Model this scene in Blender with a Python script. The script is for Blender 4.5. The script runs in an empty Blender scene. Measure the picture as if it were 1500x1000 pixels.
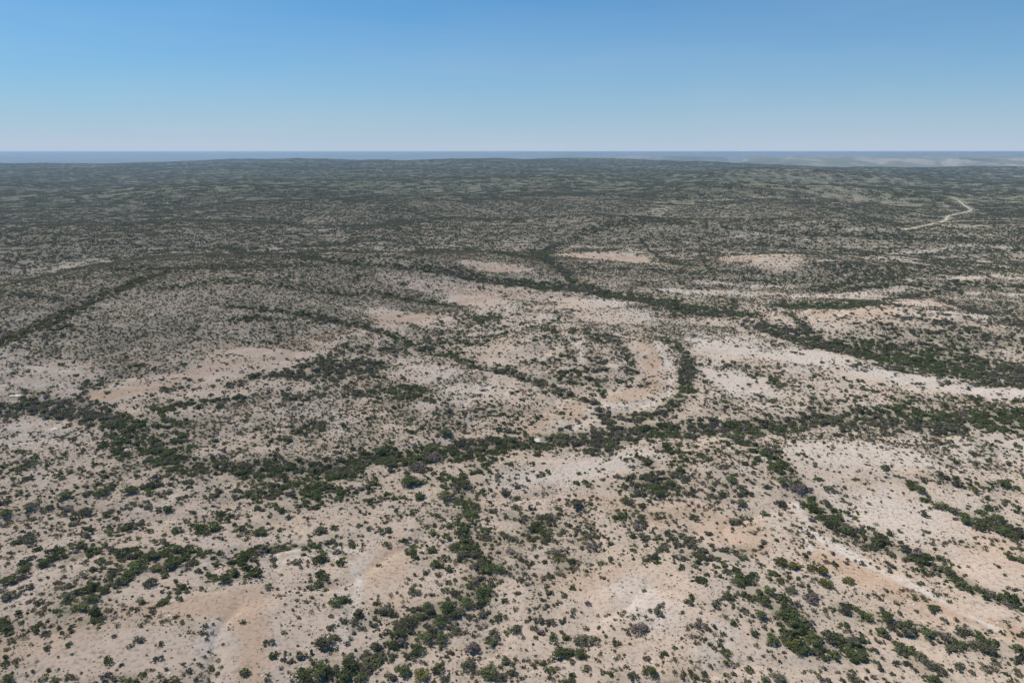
import bpy, math, random
import numpy as np

# ------------------------------------------------------------------ camera, sky, sun, exposure
scene = bpy.context.scene
COL = scene.collection
cam_data = bpy.data.cameras.new('camera')
cam_data.sensor_width = 36.0
cam_data.lens = 24.0
cam_data.clip_start = 1.0
cam_data.clip_end = 200000.0
camera = bpy.data.objects.new('camera', cam_data)
COL.objects.link(camera)
CAM_Z = 120.0
camera.location = (0, 0, CAM_Z)
camera.rotation_euler = (math.radians(90) - math.atan(278 / 1000.0), 0, 0)
scene.camera = camera

SUN_EL = math.radians(57)
SUN_AZ = math.radians(-65)          # from the view direction (+Y) towards the right (+X)
world = bpy.data.worlds.new('World')
scene.world = world
world.use_nodes = True
wn = world.node_tree
bg = wn.nodes['Background']
sky = wn.nodes.new('ShaderNodeTexSky')
sky.sky_type = 'NISHITA'
sky.sun_disc = False
sky.sun_elevation = SUN_EL
sky.sun_rotation = SUN_AZ
sky.altitude = 500
sky.air_density = 1.0
sky.dust_density = 0.6
sky.ozone_density = 1.5
# clear blue overhead, paling to dry grey-blue dust haze in the last degrees above the horizon, all the way round
tint = wn.nodes.new('ShaderNodeMix'); tint.data_type = 'RGBA'; tint.blend_type = 'MULTIPLY'
tint.inputs[0].default_value = 1.0
tint.inputs[7].default_value = (0.060, 0.425, 0.67, 1)
wn.links.new(sky.outputs[0], tint.inputs[6])
coord = wn.nodes.new('ShaderNodeTexCoord')
sepz = wn.nodes.new('ShaderNodeSeparateXYZ'); wn.links.new(coord.outputs['Generated'], sepz.inputs[0])
elev = wn.nodes.new('ShaderNodeMath'); elev.operation = 'ABSOLUTE'; wn.links.new(sepz.outputs['Z'], elev.inputs[0])
fall = wn.nodes.new('ShaderNodeMath'); fall.operation = 'MULTIPLY'; fall.inputs[1].default_value = -7.8
wn.links.new(elev.outputs[0], fall.inputs[0])
expo = wn.nodes.new('ShaderNodeMath'); expo.operation = 'EXPONENT'; wn.links.new(fall.outputs[0], expo.inputs[0])
haze_mix = wn.nodes.new('ShaderNodeMix'); haze_mix.data_type = 'RGBA'
haze_mix.inputs[7].default_value = (3.1, 3.7, 4.5, 1)
veil = wn.nodes.new('ShaderNodeMapping'); veil.inputs['Scale'].default_value = (1.5, 1.5, 9.0)
wn.links.new(coord.outputs['Generated'], veil.inputs['Vector'])
vn = wn.nodes.new('ShaderNodeTexNoise'); vn.inputs['Scale'].default_value = 1.6; vn.inputs['Detail'].default_value = 5
wn.links.new(veil.outputs[0], vn.inputs['Vector'])
vr = wn.nodes.new('ShaderNodeMapRange'); vr.inputs[1].default_value = 0.3; vr.inputs[2].default_value = 0.75
vr.inputs[3].default_value = -0.03; vr.inputs[4].default_value = 0.07
wn.links.new(vn.outputs[0], vr.inputs[0])
uneven = wn.nodes.new('ShaderNodeMath'); uneven.operation = 'ADD'; uneven.use_clamp = True
wn.links.new(expo.outputs[0], uneven.inputs[0]); wn.links.new(vr.outputs[0], uneven.inputs[1])
wn.links.new(uneven.outputs[0], haze_mix.inputs[0]); wn.links.new(tint.outputs[2], haze_mix.inputs[6])
wn.links.new(haze_mix.outputs[2], bg.inputs['Color'])
bg.inputs['Strength'].default_value = 0.1

sun_data = bpy.data.lights.new('sun', 'SUN')
sun_data.energy = 4.0
sun_data.angle = math.radians(0.5)
sun_data.color = (1.0, 0.93, 0.83)
sun = bpy.data.objects.new('sun', sun_data)
COL.objects.link(sun)
sd = (math.sin(SUN_AZ) * math.cos(SUN_EL), math.cos(SUN_AZ) * math.cos(SUN_EL), math.sin(SUN_EL))
from mathutils import Vector
sun.rotation_euler = Vector(sd).to_track_quat('Z', 'Y').to_euler()
sun.location = (0, 0, 400)

scene.view_settings.view_transform = 'Standard'
scene.view_settings.look = 'None'
scene.view_settings.exposure = 0.64
scene.view_settings.gamma = 1.0
scene.view_settings.use_curve_mapping = False
scene.cycles.max_bounces = 4
scene.cycles.diffuse_bounces = 2
scene.cycles.glossy_bounces = 1
scene.cycles.transmission_bounces = 1
scene.cycles.volume_bounces = 1
scene.cycles.transparent_max_bounces = 2
scene.cycles.use_denoising = True

RNG = np.random.RandomState(7)
random.seed(7)

# ------------------------------------------------------------------ terrain (metres, camera above the origin looking along +Y)
def _tab(seed):
    return np.random.RandomState(seed).rand(256, 256)
_TABS = {}
def vnoise(x, y, seed=0):
    """smooth value noise in 0..1, one cell per unit"""
    if seed not in _TABS:
        _TABS[seed] = _tab(seed + 11)
    t = _TABS[seed]
    xi = np.floor(x).astype(np.int64); yi = np.floor(y).astype(np.int64)
    fx = x - xi; fy = y - yi
    fx = fx * fx * fx * (fx * (fx * 6 - 15) + 10); fy = fy * fy * fy * (fy * (fy * 6 - 15) + 10)
    a = t[xi & 255, yi & 255]; b = t[(xi + 1) & 255, yi & 255]
    c = t[xi & 255, (yi + 1) & 255]; d = t[(xi + 1) & 255, (yi + 1) & 255]
    return (a * (1 - fx) + b * fx) * (1 - fy) + (c * (1 - fx) + d * fx) * fy
def fbm(x, y, seed=0, octs=4):
    s = 0.0; amp = 0.5; tot = 0.0
    for k in range(octs):
        s = s + amp * vnoise(x * 2 ** k + 17.3 * k, y * 2 ** k - 9.1 * k, seed + k)
        tot += amp; amp *= 0.5
    return s / tot
def sstep(a, b, x):
    t = np.clip((x - a) / (b - a), 0, 1)
    return t * t * (3 - 2 * t)
# low limestone hills: centre x, centre y, half-width x, half-depth y, height, turn (degrees)
HILLS = [
    (-265, 560, 175, 180, 27, -8),
    (-70, 690, 150, 110, 17, 6),
    (-75, 1000, 170, 150, 21, 0),
    (185, 1010, 150, 140, 31, 0),
    (400, 1020, 125, 120, 25, 0),
    (-520, 900, 260, 200, 27, 0),
    (-350, 1350, 300, 220, 34, 10),
    (620, 1850, 230, 160, 26, 0),
    (980, 1900, 240, 170, 24, 0),
    (1150, 3000, 500, 350, 38, 0),
    (250, 1900, 420, 300, 22, 0),
    (38, 405, 52, 55, 6, 0),
    (-110, 150, 75, 38, 6, -10),
    (55, 152, 40, 32, 4, 0),
    (290, 470, 120, 60, 9, -12),
    (330, 720, 170, 75, 13, 8),
    (520, 640, 150, 80, 11, 10),
    (640, 980, 230, 120, 20, 0),
    (560, 1400, 260, 180, 26, 0),
    (80, 1500, 260, 170, 24, 0),
    (-700, 1900, 420, 260, 30, 0),
    (-150, 2500, 600, 320, 30, 0),
    (112, 250, 70, 26, 3, 0),
]
def base_height(x, y):
    x = np.asarray(x, float); y = np.asarray(y, float)
    r = np.hypot(x, y)
    z = np.zeros_like(x)
    for cx, cy, ax, ay, h, rot in HILLS:
        c, s = np.cos(np.radians(rot)), np.sin(np.radians(rot))
        dx, dy = x - cx, y - cy
        q = ((dx * c + dy * s) / ax) ** 2 + ((-dx * s + dy * c) / ay) ** 2
        z = z + h * np.exp(-q * q * 0.55 - q * 0.6)
    z = z + (fbm(x / 90, y / 90, 3, 4) - 0.5) * (4.0 + 3.5 * sstep(250, 700, r))
    z = z + (fbm(x / 420 + 3.2, y / 420 + 1.7, 20, 4) - 0.5) * 34 * sstep(450, 1500, r)
    z = z + (fbm(x / 1700 + .4, y / 1700, 31, 4) - 0.5) * 62 * sstep(1200, 4000, r)
    # the plateau ends some six kilometres out and drops to a lower plain with distant uplands
    edge = 7000 - 1900 * sstep(400, 3500, x) + 900 * (fbm(x / 1500, y / 9000, 40, 3) - 0.5)
    down = sstep(0, 1800, y - edge)
    z = z + (6 + 50 * np.exp(-((x + 200) / 2600) ** 2)) * sstep(2300, 6300, y) * (1 - down)
    far = -80 + (fbm(x / 2600 + 9, y / 1500, 50, 5) - 0.5) * 90
    far = far + 95 * sstep(0.46, 0.56, fbm(x / 1100 + 4, y / 2200, 55, 5)) * sstep(8000, 9500, y) * sstep(-500, 1500, x)
    far = far + sstep(17000, 30000, r) * (150 - 55 * sstep(0, 9000, x) * sstep(0, 1, y / 1e4)) * (0.55 + 0.8 * fbm(x / 6000, y / 4000, 60, 4))
    z = z * (1 - down) + far * down
    return np.minimum(z, 110)

# bands of taller scrub (kind, strength, [(x, y, half-width)]), patches (tall, low, x, y, half-width x, y), open ground, soils, road: all in metres
BANDS = [
    ('g', 1.00, [(-102.4, 608.6, 7.4), (-54.0, 615.1, 9.5), (-30.6, 605.5, 11.6), (0.0, 605.2, 10.5), (30.7, 604.1, 13.6), (61.3, 603.5, 13.3), (88.5, 579.7, 16.5), (109.4, 555.4, 15.7), (136.1, 531.8, 19.7), (158.9, 516.3, 19.9), (170.3, 497.8, 14.0), (174.8, 471.2, 9.1), (185.8, 449.2, 11.2), (199.0, 425.7, 14.0), (216.2, 415.5, 15.6), (229.5, 399.9, 18.8), (244.3, 389.2, 24.0), (258.9, 379.9, 26.2), (273.4, 371.8, 28.4), (288.1, 364.9, 31.2), (313.1, 348.7, 31.0), (346.7, 326.6, 31.3)]),
    ('g', 0.90, [(318.6, 297.4, 15.5), (270.9, 297.5, 16.0), (237.8, 295.9, 16.3), (222.1, 296.1, 14.9), (189.5, 294.8, 12.3), (169.1, 297.8, 11.1), (142.4, 295.3, 7.2), (124.0, 288.6, 6.2), (106.7, 283.4, 8.1), (90.9, 281.5, 8.6), (76.5, 284.3, 7.2), (60.6, 281.3, 6.6), (44.7, 275.7, 7.0), (30.1, 278.5, 6.2), (14.8, 273.8, 6.4), (0.0, 270.8, 7.8), (-14.5, 266.6, 10.0), (-28.6, 263.4, 10.8), (-41.9, 256.7, 9.9), (-56.2, 258.1, 9.3), (-67.1, 245.2, 7.8), (-79.8, 242.7, 8.0), (-95.2, 248.8, 6.3), (-112.0, 250.0, 5.8), (-127.8, 248.7, 5.3), (-143.9, 256.5, 5.0)]),
    ('g', 0.75, [(-139.1, 255.1, 3.7), (-162.2, 272.7, 5.6), (-189.6, 297.4, 7.8), (-213.7, 308.1, 9.6), (-230.9, 309.2, 10.1), (-244.2, 304.8, 10.1), (-261.3, 301.8, 9.2)]),
    ('m', 0.80, [(93.4, 279.7, 5.2), (100.1, 264.1, 6.0), (106.2, 250.1, 3.8), (104.6, 232.0, 3.7), (105.9, 219.5, 4.0), (108.6, 201.7, 4.8), (116.3, 190.4, 4.4), (123.7, 184.3, 3.9), (129.6, 173.7, 3.5), (134.3, 165.8, 3.0), (143.2, 159.6, 3.4)]),
    ('o', 0.90, [(-320.3, 379.3, 13.2), (-309.8, 398.2, 13.0), (-305.3, 408.3, 8.8), (-297.7, 423.3, 6.5), (-292.5, 446.1, 6.3), (-289.6, 473.7, 6.3), (-286.0, 500.7, 7.3), (-280.0, 543.8, 6.1)]),
    ('g', 0.60, [(-442.5, 543.6, 4.2), (-378.4, 495.6, 5.3), (-344.4, 476.1, 3.5), (-312.5, 461.6, 2.6)]),
    ('g', 0.90, [(-330.0, 786.0, 7.6), (-300.4, 769.5, 10.5), (-267.3, 761.9, 6.1), (-185.8, 616.9, 6.7), (-153.0, 608.7, 8.6), (-102.4, 608.6, 7.3)]),
    ('g', 0.70, [(-316.6, 550.5, 7.3), (-295.6, 567.2, 13.7), (-258.1, 569.3, 10.0), (-201.2, 570.8, 9.4), (-166.4, 590.6, 5.4)]),
    ('g', 0.80, [(-197.3, 462.5, 2.2), (-165.7, 462.2, 3.5), (-133.4, 458.8, 4.6), (-116.1, 450.9, 3.5), (-91.4, 442.2, 4.8), (-74.8, 432.2, 4.8), (-57.1, 412.3, 4.8), (-34.2, 394.1, 3.5), (-14.5, 373.7, 4.0), (3.8, 360.8, 3.8), (13.7, 350.4, 3.8), (21.6, 339.7, 3.8), (28.9, 328.7, 4.2), (37.6, 321.8, 3.8), (42.6, 315.2, 2.5), (44.9, 299.6, 2.3), (47.3, 283.6, 2.3)]),
    ('g', 0.75, [(105.1, 430.7, 4.9), (106.2, 398.9, 4.4), (99.5, 366.8, 3.4), (90.1, 336.4, 3.2), (80.7, 315.7, 3.4), (70.3, 303.1, 4.2), (58.4, 298.0, 5.3), (47.8, 297.8, 6.4)]),
    ('g', 0.50, [(47.1, 443.0, 8.2), (56.1, 416.4, 7.5), (64.7, 401.5, 7.1), (69.1, 384.8, 4.3), (69.4, 367.3, 2.3), (64.2, 354.5, 2.6), (52.7, 344.4, 5.0), (41.9, 344.9, 5.6), (31.3, 348.8, 5.3), (18.6, 354.0, 4.3)]),
    ('y', 0.50, [(21.4, 460.5, 2.9), (29.9, 424.1, 2.6), (34.1, 400.1, 1.7), (30.2, 380.2, 2.4), (19.6, 374.7, 4.1), (7.9, 378.5, 3.0)]),
    ('g', 0.70, [(29.4, 358.5, 3.7), (37.9, 360.9, 4.5), (49.5, 362.5, 3.6)]),
    ('g', 0.80, [(-145.4, 339.7, 3.4), (-144.0, 345.5, 5.7), (-137.9, 354.1, 4.1), (-127.3, 355.9, 5.3), (-115.4, 356.0, 6.5)]),
    ('g', 0.60, [(-120.7, 371.5, 4.3), (-110.0, 375.1, 5.6), (-99.4, 379.8, 4.7)]),
    ('g', 0.50, [(-173.3, 309.4, 1.9), (-166.8, 313.1, 2.9), (-158.1, 316.0, 2.9), (-143.0, 320.3, 3.0), (-121.9, 328.3, 3.8), (-109.0, 323.6, 6.0), (-101.7, 324.6, 6.8), (-92.5, 329.1, 4.1)]),
    ('g', 0.70, [(-95.6, 286.5, 5.5), (-90.9, 286.3, 6.6), (-84.7, 286.4, 4.2)]),
    ('g', 0.70, [(-112.4, 384.1, 4.3), (-102.0, 391.0, 3.9), (-91.3, 404.2, 3.9), (-87.5, 410.4, 2.6)]),
    ('g', 0.70, [(-103.9, 366.7, 6.9), (-91.7, 372.0, 7.9), (-79.6, 380.2, 4.6)]),
    ('g', 0.70, [(-76.7, 328.8, 5.1), (-67.1, 333.4, 6.3), (-56.8, 335.0, 5.5), (-47.9, 340.8, 3.9)]),
    ('g', 0.60, [(-82.0, 403.9, 3.7), (-73.8, 404.9, 5.0), (-68.4, 404.9, 3.8)]),
    ('g', 0.60, [(-57.3, 443.0, 5.4), (-46.3, 447.5, 4.2), (-38.2, 450.5, 3.1)]),
    ('g', 0.70, [(-48.6, 425.1, 7.0), (-39.9, 427.4, 7.3), (-19.5, 417.8, 4.5)]),
    ('g', 0.60, [(-31.7, 473.7, 5.0), (-25.2, 489.5, 14.3), (-16.8, 481.0, 7.7)]),
    ('g', 0.90, [(208.8, 537.4, 7.1), (220.9, 530.7, 12.9), (235.8, 512.1, 11.4), (259.5, 507.3, 10.7), (299.4, 542.7, 11.0), (331.5, 573.4, 7.7), (357.5, 582.4, 7.7), (378.9, 589.1, 6.0), (405.3, 606.0, 4.8)]),
    ('g', 0.80, [(405.3, 606.0, 10.8), (417.2, 596.1, 6.0), (430.1, 591.3, 6.6), (445.7, 585.5, 5.8), (499.4, 578.4, 5.9)]),
    ('g', 0.80, [(362.2, 558.7, 5.1), (362.7, 537.1, 5.2), (352.3, 502.8, 11.5), (339.1, 455.8, 5.5), (347.0, 449.0, 9.8), (385.4, 438.3, 14.0)]),
    ('g', 0.65, [(272.4, 608.9, 8.5), (303.6, 623.3, 9.4), (348.0, 637.2, 12.8), (399.0, 659.6, 11.9)]),
    ('g', 0.80, [(205.4, 500.9, 2.8), (204.6, 483.4, 3.9), (202.5, 458.8, 3.5), (205.5, 446.8, 4.2)]),
    ('g', 0.60, [(225.9, 819.7, 1.5), (197.9, 689.5, 2.2), (195.8, 645.5, 2.6), (194.1, 612.8, 3.7), (187.9, 572.3, 3.1), (175.6, 522.4, 3.2)]),
    ('g', 0.45, [(229.5, 444.7, 6.7), (250.9, 442.1, 8.0), (265.9, 428.4, 8.9), (294.1, 423.8, 8.7), (319.2, 409.5, 8.7)]),
    ('g', 1.00, [(21.1, 842.5, 2.5), (28.6, 815.1, 7.2), (36.6, 699.9, 6.5), (47.0, 666.5, 6.8), (53.7, 640.6, 6.8), (57.9, 613.9, 4.0)]),
    ('g', 0.80, [(36.4, 808.4, 9.7), (51.2, 854.2, 6.7), (90.2, 907.3, 7.3), (141.2, 950.4, 11.1), (209.9, 977.6, 21.8), (252.3, 980.0, 10.5)]),
    ('g', 0.80, [(167.7, 896.1, 1.5), (170.7, 823.4, 3.3), (175.7, 760.2, 7.0), (191.1, 703.0, 5.4)]),
    ('o', 0.80, [(-155.4, 509.6, 3.2), (-130.8, 513.9, 5.1), (-107.9, 530.0, 4.9), (-85.0, 530.8, 6.2), (-69.1, 532.6, 6.2), (-48.8, 530.2, 4.3)]),
    ('g', 0.60, [(-167.0, 882.3, 4.7), (-128.1, 855.7, 6.3), (-55.3, 825.9, 11.5), (0.0, 703.9, 11.2), (25.0, 712.9, 15.3)]),
    ('g', 0.75, [(-270.1, 819.2, 8.4), (-215.2, 862.2, 9.2), (-167.0, 882.3, 6.3)]),
    ('g', 0.80, [(294.6, 958.0, 5.3), (330.8, 952.1, 8.2), (398.3, 931.7, 8.0), (456.9, 918.4, 6.1), (530.6, 918.8, 12.8), (582.4, 899.3, 11.6), (628.7, 874.9, 10.9), (688.9, 861.4, 7.0)]),
    ('g', 0.70, [(296.6, 900.8, 6.2), (353.6, 884.3, 7.9), (414.0, 861.5, 8.7), (470.3, 853.4, 12.2), (548.2, 841.7, 10.5), (639.0, 851.4, 5.2)]),
    ('g', 0.75, [(625.2, 1253.7, 15.3), (649.9, 1228.2, 27.8), (669.5, 1196.3, 30.0)]),
    ('g', 0.60, [(609.9, 1443.7, 15.2), (605.7, 1279.9, 8.3), (639.8, 1196.0, 4.0), (555.1, 955.4, 2.7)]),
    ('g', 0.70, [(296.9, 686.5, 10.9), (325.9, 674.1, 15.5), (359.3, 659.7, 15.4)]),
    ('g', 0.50, [(401.1, 687.5, 19.3), (447.7, 663.1, 20.3), (483.5, 639.0, 13.9)]),
    ('g', 0.50, [(156.7, 491.5, 5.7), (165.7, 472.6, 5.6)]),
    ('m', 0.40, [(60.7, 241.1, 2.3), (70.7, 249.9, 2.1), (77.1, 263.6, 1.5)]),
    ('g', 0.80, [(-78.4, 188.8, 1.5), (-73.1, 189.9, 1.9), (-66.6, 189.8, 1.8), (-59.5, 189.6, 0.8)]),
    ('g', 0.70, [(46.1, 225.3, 3.4), (51.6, 228.1, 4.2), (58.5, 231.1, 3.3), (65.1, 237.7, 2.0)]),
    ('g', 0.70, [(-41.9, 128.3, 2.7), (-37.1, 134.8, 3.3), (-30.4, 142.2, 2.9), (-26.6, 151.4, 3.2), (-20.2, 157.3, 4.7), (-11.4, 164.8, 3.3), (-8.1, 176.0, 2.6), (-12.7, 186.7, 2.3), (-16.9, 200.9, 2.3), (-16.9, 218.0, 3.2), (-23.6, 238.2, 3.4)]),
    ('m', 0.75, [(65.8, 163.1, 3.9), (72.0, 154.7, 4.3), (72.9, 143.5, 5.0), (84.4, 142.5, 3.4)]),
    ('g', 0.30, [(-142.4, 165.1, 4.2), (-139.2, 174.3, 4.9), (-130.6, 186.1, 5.7)]),
    ('g', 0.50, [(-114.9, 151.9, 4.0), (-111.6, 158.1, 3.9), (-109.5, 170.8, 5.7), (-100.9, 177.0, 6.8)]),
    ('m', 0.50, [(87.8, 157.2, 2.6), (99.8, 155.3, 2.9), (107.9, 150.3, 3.5), (119.2, 145.9, 3.5), (127.1, 142.4, 2.9)]),
    ('m', 0.50, [(97.9, 142.0, 2.7), (101.6, 136.8, 3.3), (103.4, 131.7, 2.5)]),
    ('g', 0.50, [(146.1, 233.2, 2.5), (148.4, 223.6, 3.0), (154.4, 209.4, 4.0), (162.0, 200.1, 4.4), (164.6, 191.3, 4.0)]),
    ('g', 0.40, [(162.9, 231.2, 3.7), (173.9, 228.5, 3.9), (189.7, 225.8, 4.4)]),
    ('g', 0.70, [(145.2, 685.7, 8.8), (174.8, 665.8, 9.0), (233.2, 660.3, 6.1), (263.8, 652.3, 4.8)]),
    ('g', 0.60, [(225.6, 636.5, 7.0), (271.0, 636.9, 6.6), (323.5, 653.8, 5.7)]),
    ('g', 0.60, [(251.2, 900.5, 5.8), (313.4, 897.1, 5.5), (372.8, 912.6, 4.7)]),
    ('g', 0.60, [(360.0, 648.2, 6.3), (411.5, 647.1, 7.8), (440.7, 622.8, 10.2), (482.0, 619.5, 6.6)]),
    ('g', 0.60, [(307.2, 604.4, 7.7), (360.5, 612.8, 7.2), (386.1, 584.2, 7.3)]),
    ('g', 0.60, [(220.4, 465.8, 5.8), (256.5, 462.5, 7.9), (281.9, 449.0, 6.4), (306.3, 429.3, 6.2)]),
    ('g', 0.60, [(427.9, 1236.9, 2.7), (414.0, 972.4, 2.9), (450.4, 946.1, 6.2)]),
    ('g', 0.60, [(739.3, 1268.3, 14.9), (805.4, 1252.8, 11.0), (952.8, 1321.8, 17.1)]),
    ('g', 0.60, [(-469.6, 911.1, 4.3), (-489.6, 1100.1, 15.3), (-360.7, 984.6, 14.1), (-336.0, 1133.7, 2.6)]),
    ('g', 0.60, [(-555.5, 761.7, 8.8), (-489.8, 779.8, 5.7), (-408.4, 771.3, 5.0)]),
    ('g', 0.60, [(-256.2, 494.8, 6.0), (-217.1, 510.2, 6.3), (-170.8, 509.9, 4.3)]),
    ('g', 0.60, [(-187.8, 434.5, 2.3), (-168.7, 443.5, 4.1), (-147.1, 446.9, 2.6)]),
    ('g', 0.50, [(130.9, 378.5, 7.7), (136.6, 366.1, 3.5), (119.2, 330.8, 2.1), (126.0, 320.4, 5.4)]),
]
PATCHES = [
    (0.30, 1.10, 278.6, 639.9, 168.5, 74.4),
    (0.25, 1.10, 299.4, 447.4, 59.9, 62.2),
    (0.25, 1.10, 102.4, 677.1, 81.9, 63.3),
    (0.25, 1.20, -159.5, 242.7, 39.9, 36.1),
    (0.30, 1.20, -142.8, 263.0, 34.3, 23.6),
    (0.22, 1.20, 38.9, 236.3, 31.2, 22.5),
    (0.25, 1.20, -47.7, 226.9, 15.1, 22.1),
    (0.70, 1.20, -167.8, 283.3, 21.4, 23.4),
    (0.50, 1.30, -80.7, 228.1, 27.7, 10.6),
    (0.50, 1.30, -38.8, 235.2, 28.5, 17.5),
    (0.45, 1.30, -18.6, 214.2, 9.5, 14.5),
    (0.25, 1.20, -116.7, 269.4, 43.8, 17.4),
    (0.30, 1.20, -236.3, 307.4, 16.4, 10.1),
    (0.25, 1.20, -36.3, 308.8, 39.6, 31.2),
    (0.25, 1.10, 194.7, 315.4, 50.4, 10.8),
    (0.30, 1.30, 83.0, 254.6, 19.4, 13.7),
    (0.25, 1.20, -143.4, 196.0, 24.3, 21.7),
    (0.25, 1.20, 293.9, 416.4, 34.6, 12.8),
    (0.20, 1.30, 85.3, 188.4, 19.2, 17.2),
    (0.15, 1.30, 28.8, 196.6, 17.7, 17.8),
    (0.20, 1.30, 57.6, 173.8, 13.9, 16.0),
    (0.25, 1.20, -225.5, 316.1, 26.9, 17.0),
    (0.15, 1.30, -115.9, 207.2, 30.1, 19.9),
    (0.15, 1.20, 6.9, 206.3, 13.8, 14.3),
    (0.10, 1.20, -42.8, 308.7, 36.3, 44.6),
    (0.15, 1.10, 157.2, 346.3, 21.9, 28.2),
    (0.20, 1.20, -72.6, 363.6, 22.9, 29.1),
    (0.15, 1.20, -54.2, 399.2, 50.0, 34.0),
]
OPEN = [
    (0.10, -75.7, 155.2, 14.4, 7.7),
    (0.15, -63.3, 140.6, 7.5, 10.3),
    (0.30, -92.8, 137.2, 24.4, 8.2),
    (0.20, -38.5, 177.3, 9.1, 13.7),
    (0.50, -36.1, 201.2, 4.5, 6.4),
    (0.30, 34.2, 164.7, 17.1, 11.8),
    (0.40, 30.3, 170.2, 7.8, 6.9),
    (0.45, 140.4, 213.6, 21.4, 19.7),
    (0.50, 135.5, 248.7, 29.8, 17.3),
    (0.30, 143.2, 179.0, 12.3, 11.0),
    (0.15, 106.1, 170.8, 13.8, 4.7),
    (0.15, 120.5, 159.1, 14.8, 3.9),
    (0.50, 76.0, 198.9, 13.4, 11.2),
    (0.35, 26.7, 243.6, 24.0, 12.1),
    (0.35, 131.8, 408.0, 21.3, 22.1),
    (0.30, 178.3, 397.0, 33.2, 15.5),
    (0.25, 206.5, 356.5, 33.8, 9.6),
    (0.25, 243.9, 338.6, 32.3, 9.2),
    (0.35, 121.3, 348.2, 14.7, 23.4),
    (0.75, -247.7, 351.8, 22.2, 16.2),
    (0.50, -214.2, 289.0, 15.5, 6.2),
    (0.20, -142.1, 389.4, 32.5, 6.6),
    (0.25, -170.8, 352.7, 22.3, 5.5),
    (0.30, -201.6, 327.9, 13.9, 8.9),
    (0.30, -74.3, 482.0, 34.7, 13.2),
    (0.35, -27.9, 547.2, 33.5, 16.3),
    (0.30, 66.9, 546.2, 27.9, 21.0),
    (0.50, -4.1, 389.8, 16.3, 16.7),
    (0.40, 79.4, 390.3, 7.3, 36.3),
    (0.40, 59.6, 330.8, 14.0, 10.1),
    (0.25, 102.3, 784.3, 59.0, 31.4),
    (0.25, 264.4, 732.0, 44.1, 76.5),
    (0.30, -19.7, 651.2, 36.1, 16.0),
    (0.35, 247.2, 472.3, 43.6, 14.5),
    (0.35, 327.8, 534.1, 32.8, 40.1),
    (0.40, 204.8, 591.7, 54.2, 10.2),
    (0.40, 282.4, 577.3, 47.1, 17.7),
    (0.40, 405.5, 720.7, 29.0, 32.6),
    (0.40, 433.1, 620.7, 37.7, 11.4),
    (0.40, 77.2, 501.1, 30.9, 23.4),
    (0.60, 155.6, 487.7, 30.1, 15.9),
    (0.50, -49.9, 365.0, 23.0, 14.3),
    (0.60, -17.7, 333.3, 21.2, 16.4),
]
BRUSH = [
    (0.70, 257.1, 633.9, 212.1, 100.7),
    (0.65, 99.3, 655.1, 99.3, 59.8),
    (0.60, 381.8, 576.9, 82.2, 137.9),
    (0.50, 264.8, 426.4, 70.6, 20.3),
    (0.50, 100.4, 487.9, 60.3, 49.7),
    (0.50, -69.5, 346.8, 62.2, 32.5),
    (1.00, -218.3, 443.4, 104.6, 66.1),
    (1.00, -153.8, 469.4, 57.7, 48.1),
    (0.85, -245.9, 395.2, 43.0, 38.4),
    (0.90, 159.6, 889.8, 115.3, 43.2),
    (0.90, 331.1, 909.9, 77.1, 31.8),
    (0.90, -42.8, 712.1, 78.5, 84.4),
    (1.00, -86.2, 527.7, 53.8, 31.3),
    (0.90, -213.6, 371.6, 35.0, 25.1),
    (0.60, -108.6, 308.1, 36.2, 25.4),
    (0.50, -149.7, 277.2, 29.9, 28.6),
    (0.50, -38.9, 277.2, 47.9, 29.2),
    (0.50, 15.0, 188.8, 34.2, 20.5),
    (0.45, 78.8, 188.0, 17.0, 25.7),
    (0.50, -110.3, 238.9, 52.5, 19.4),
    (0.40, -150.8, 215.3, 33.5, 25.8),
    (0.50, 201.2, 315.0, 57.0, 19.5),
    (0.40, -21.9, 422.2, 57.0, 48.8),
    (0.40, 153.0, 256.0, 50.1, 22.3),
    (0.45, -187.5, 275.6, 35.7, 28.9),
]
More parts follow.
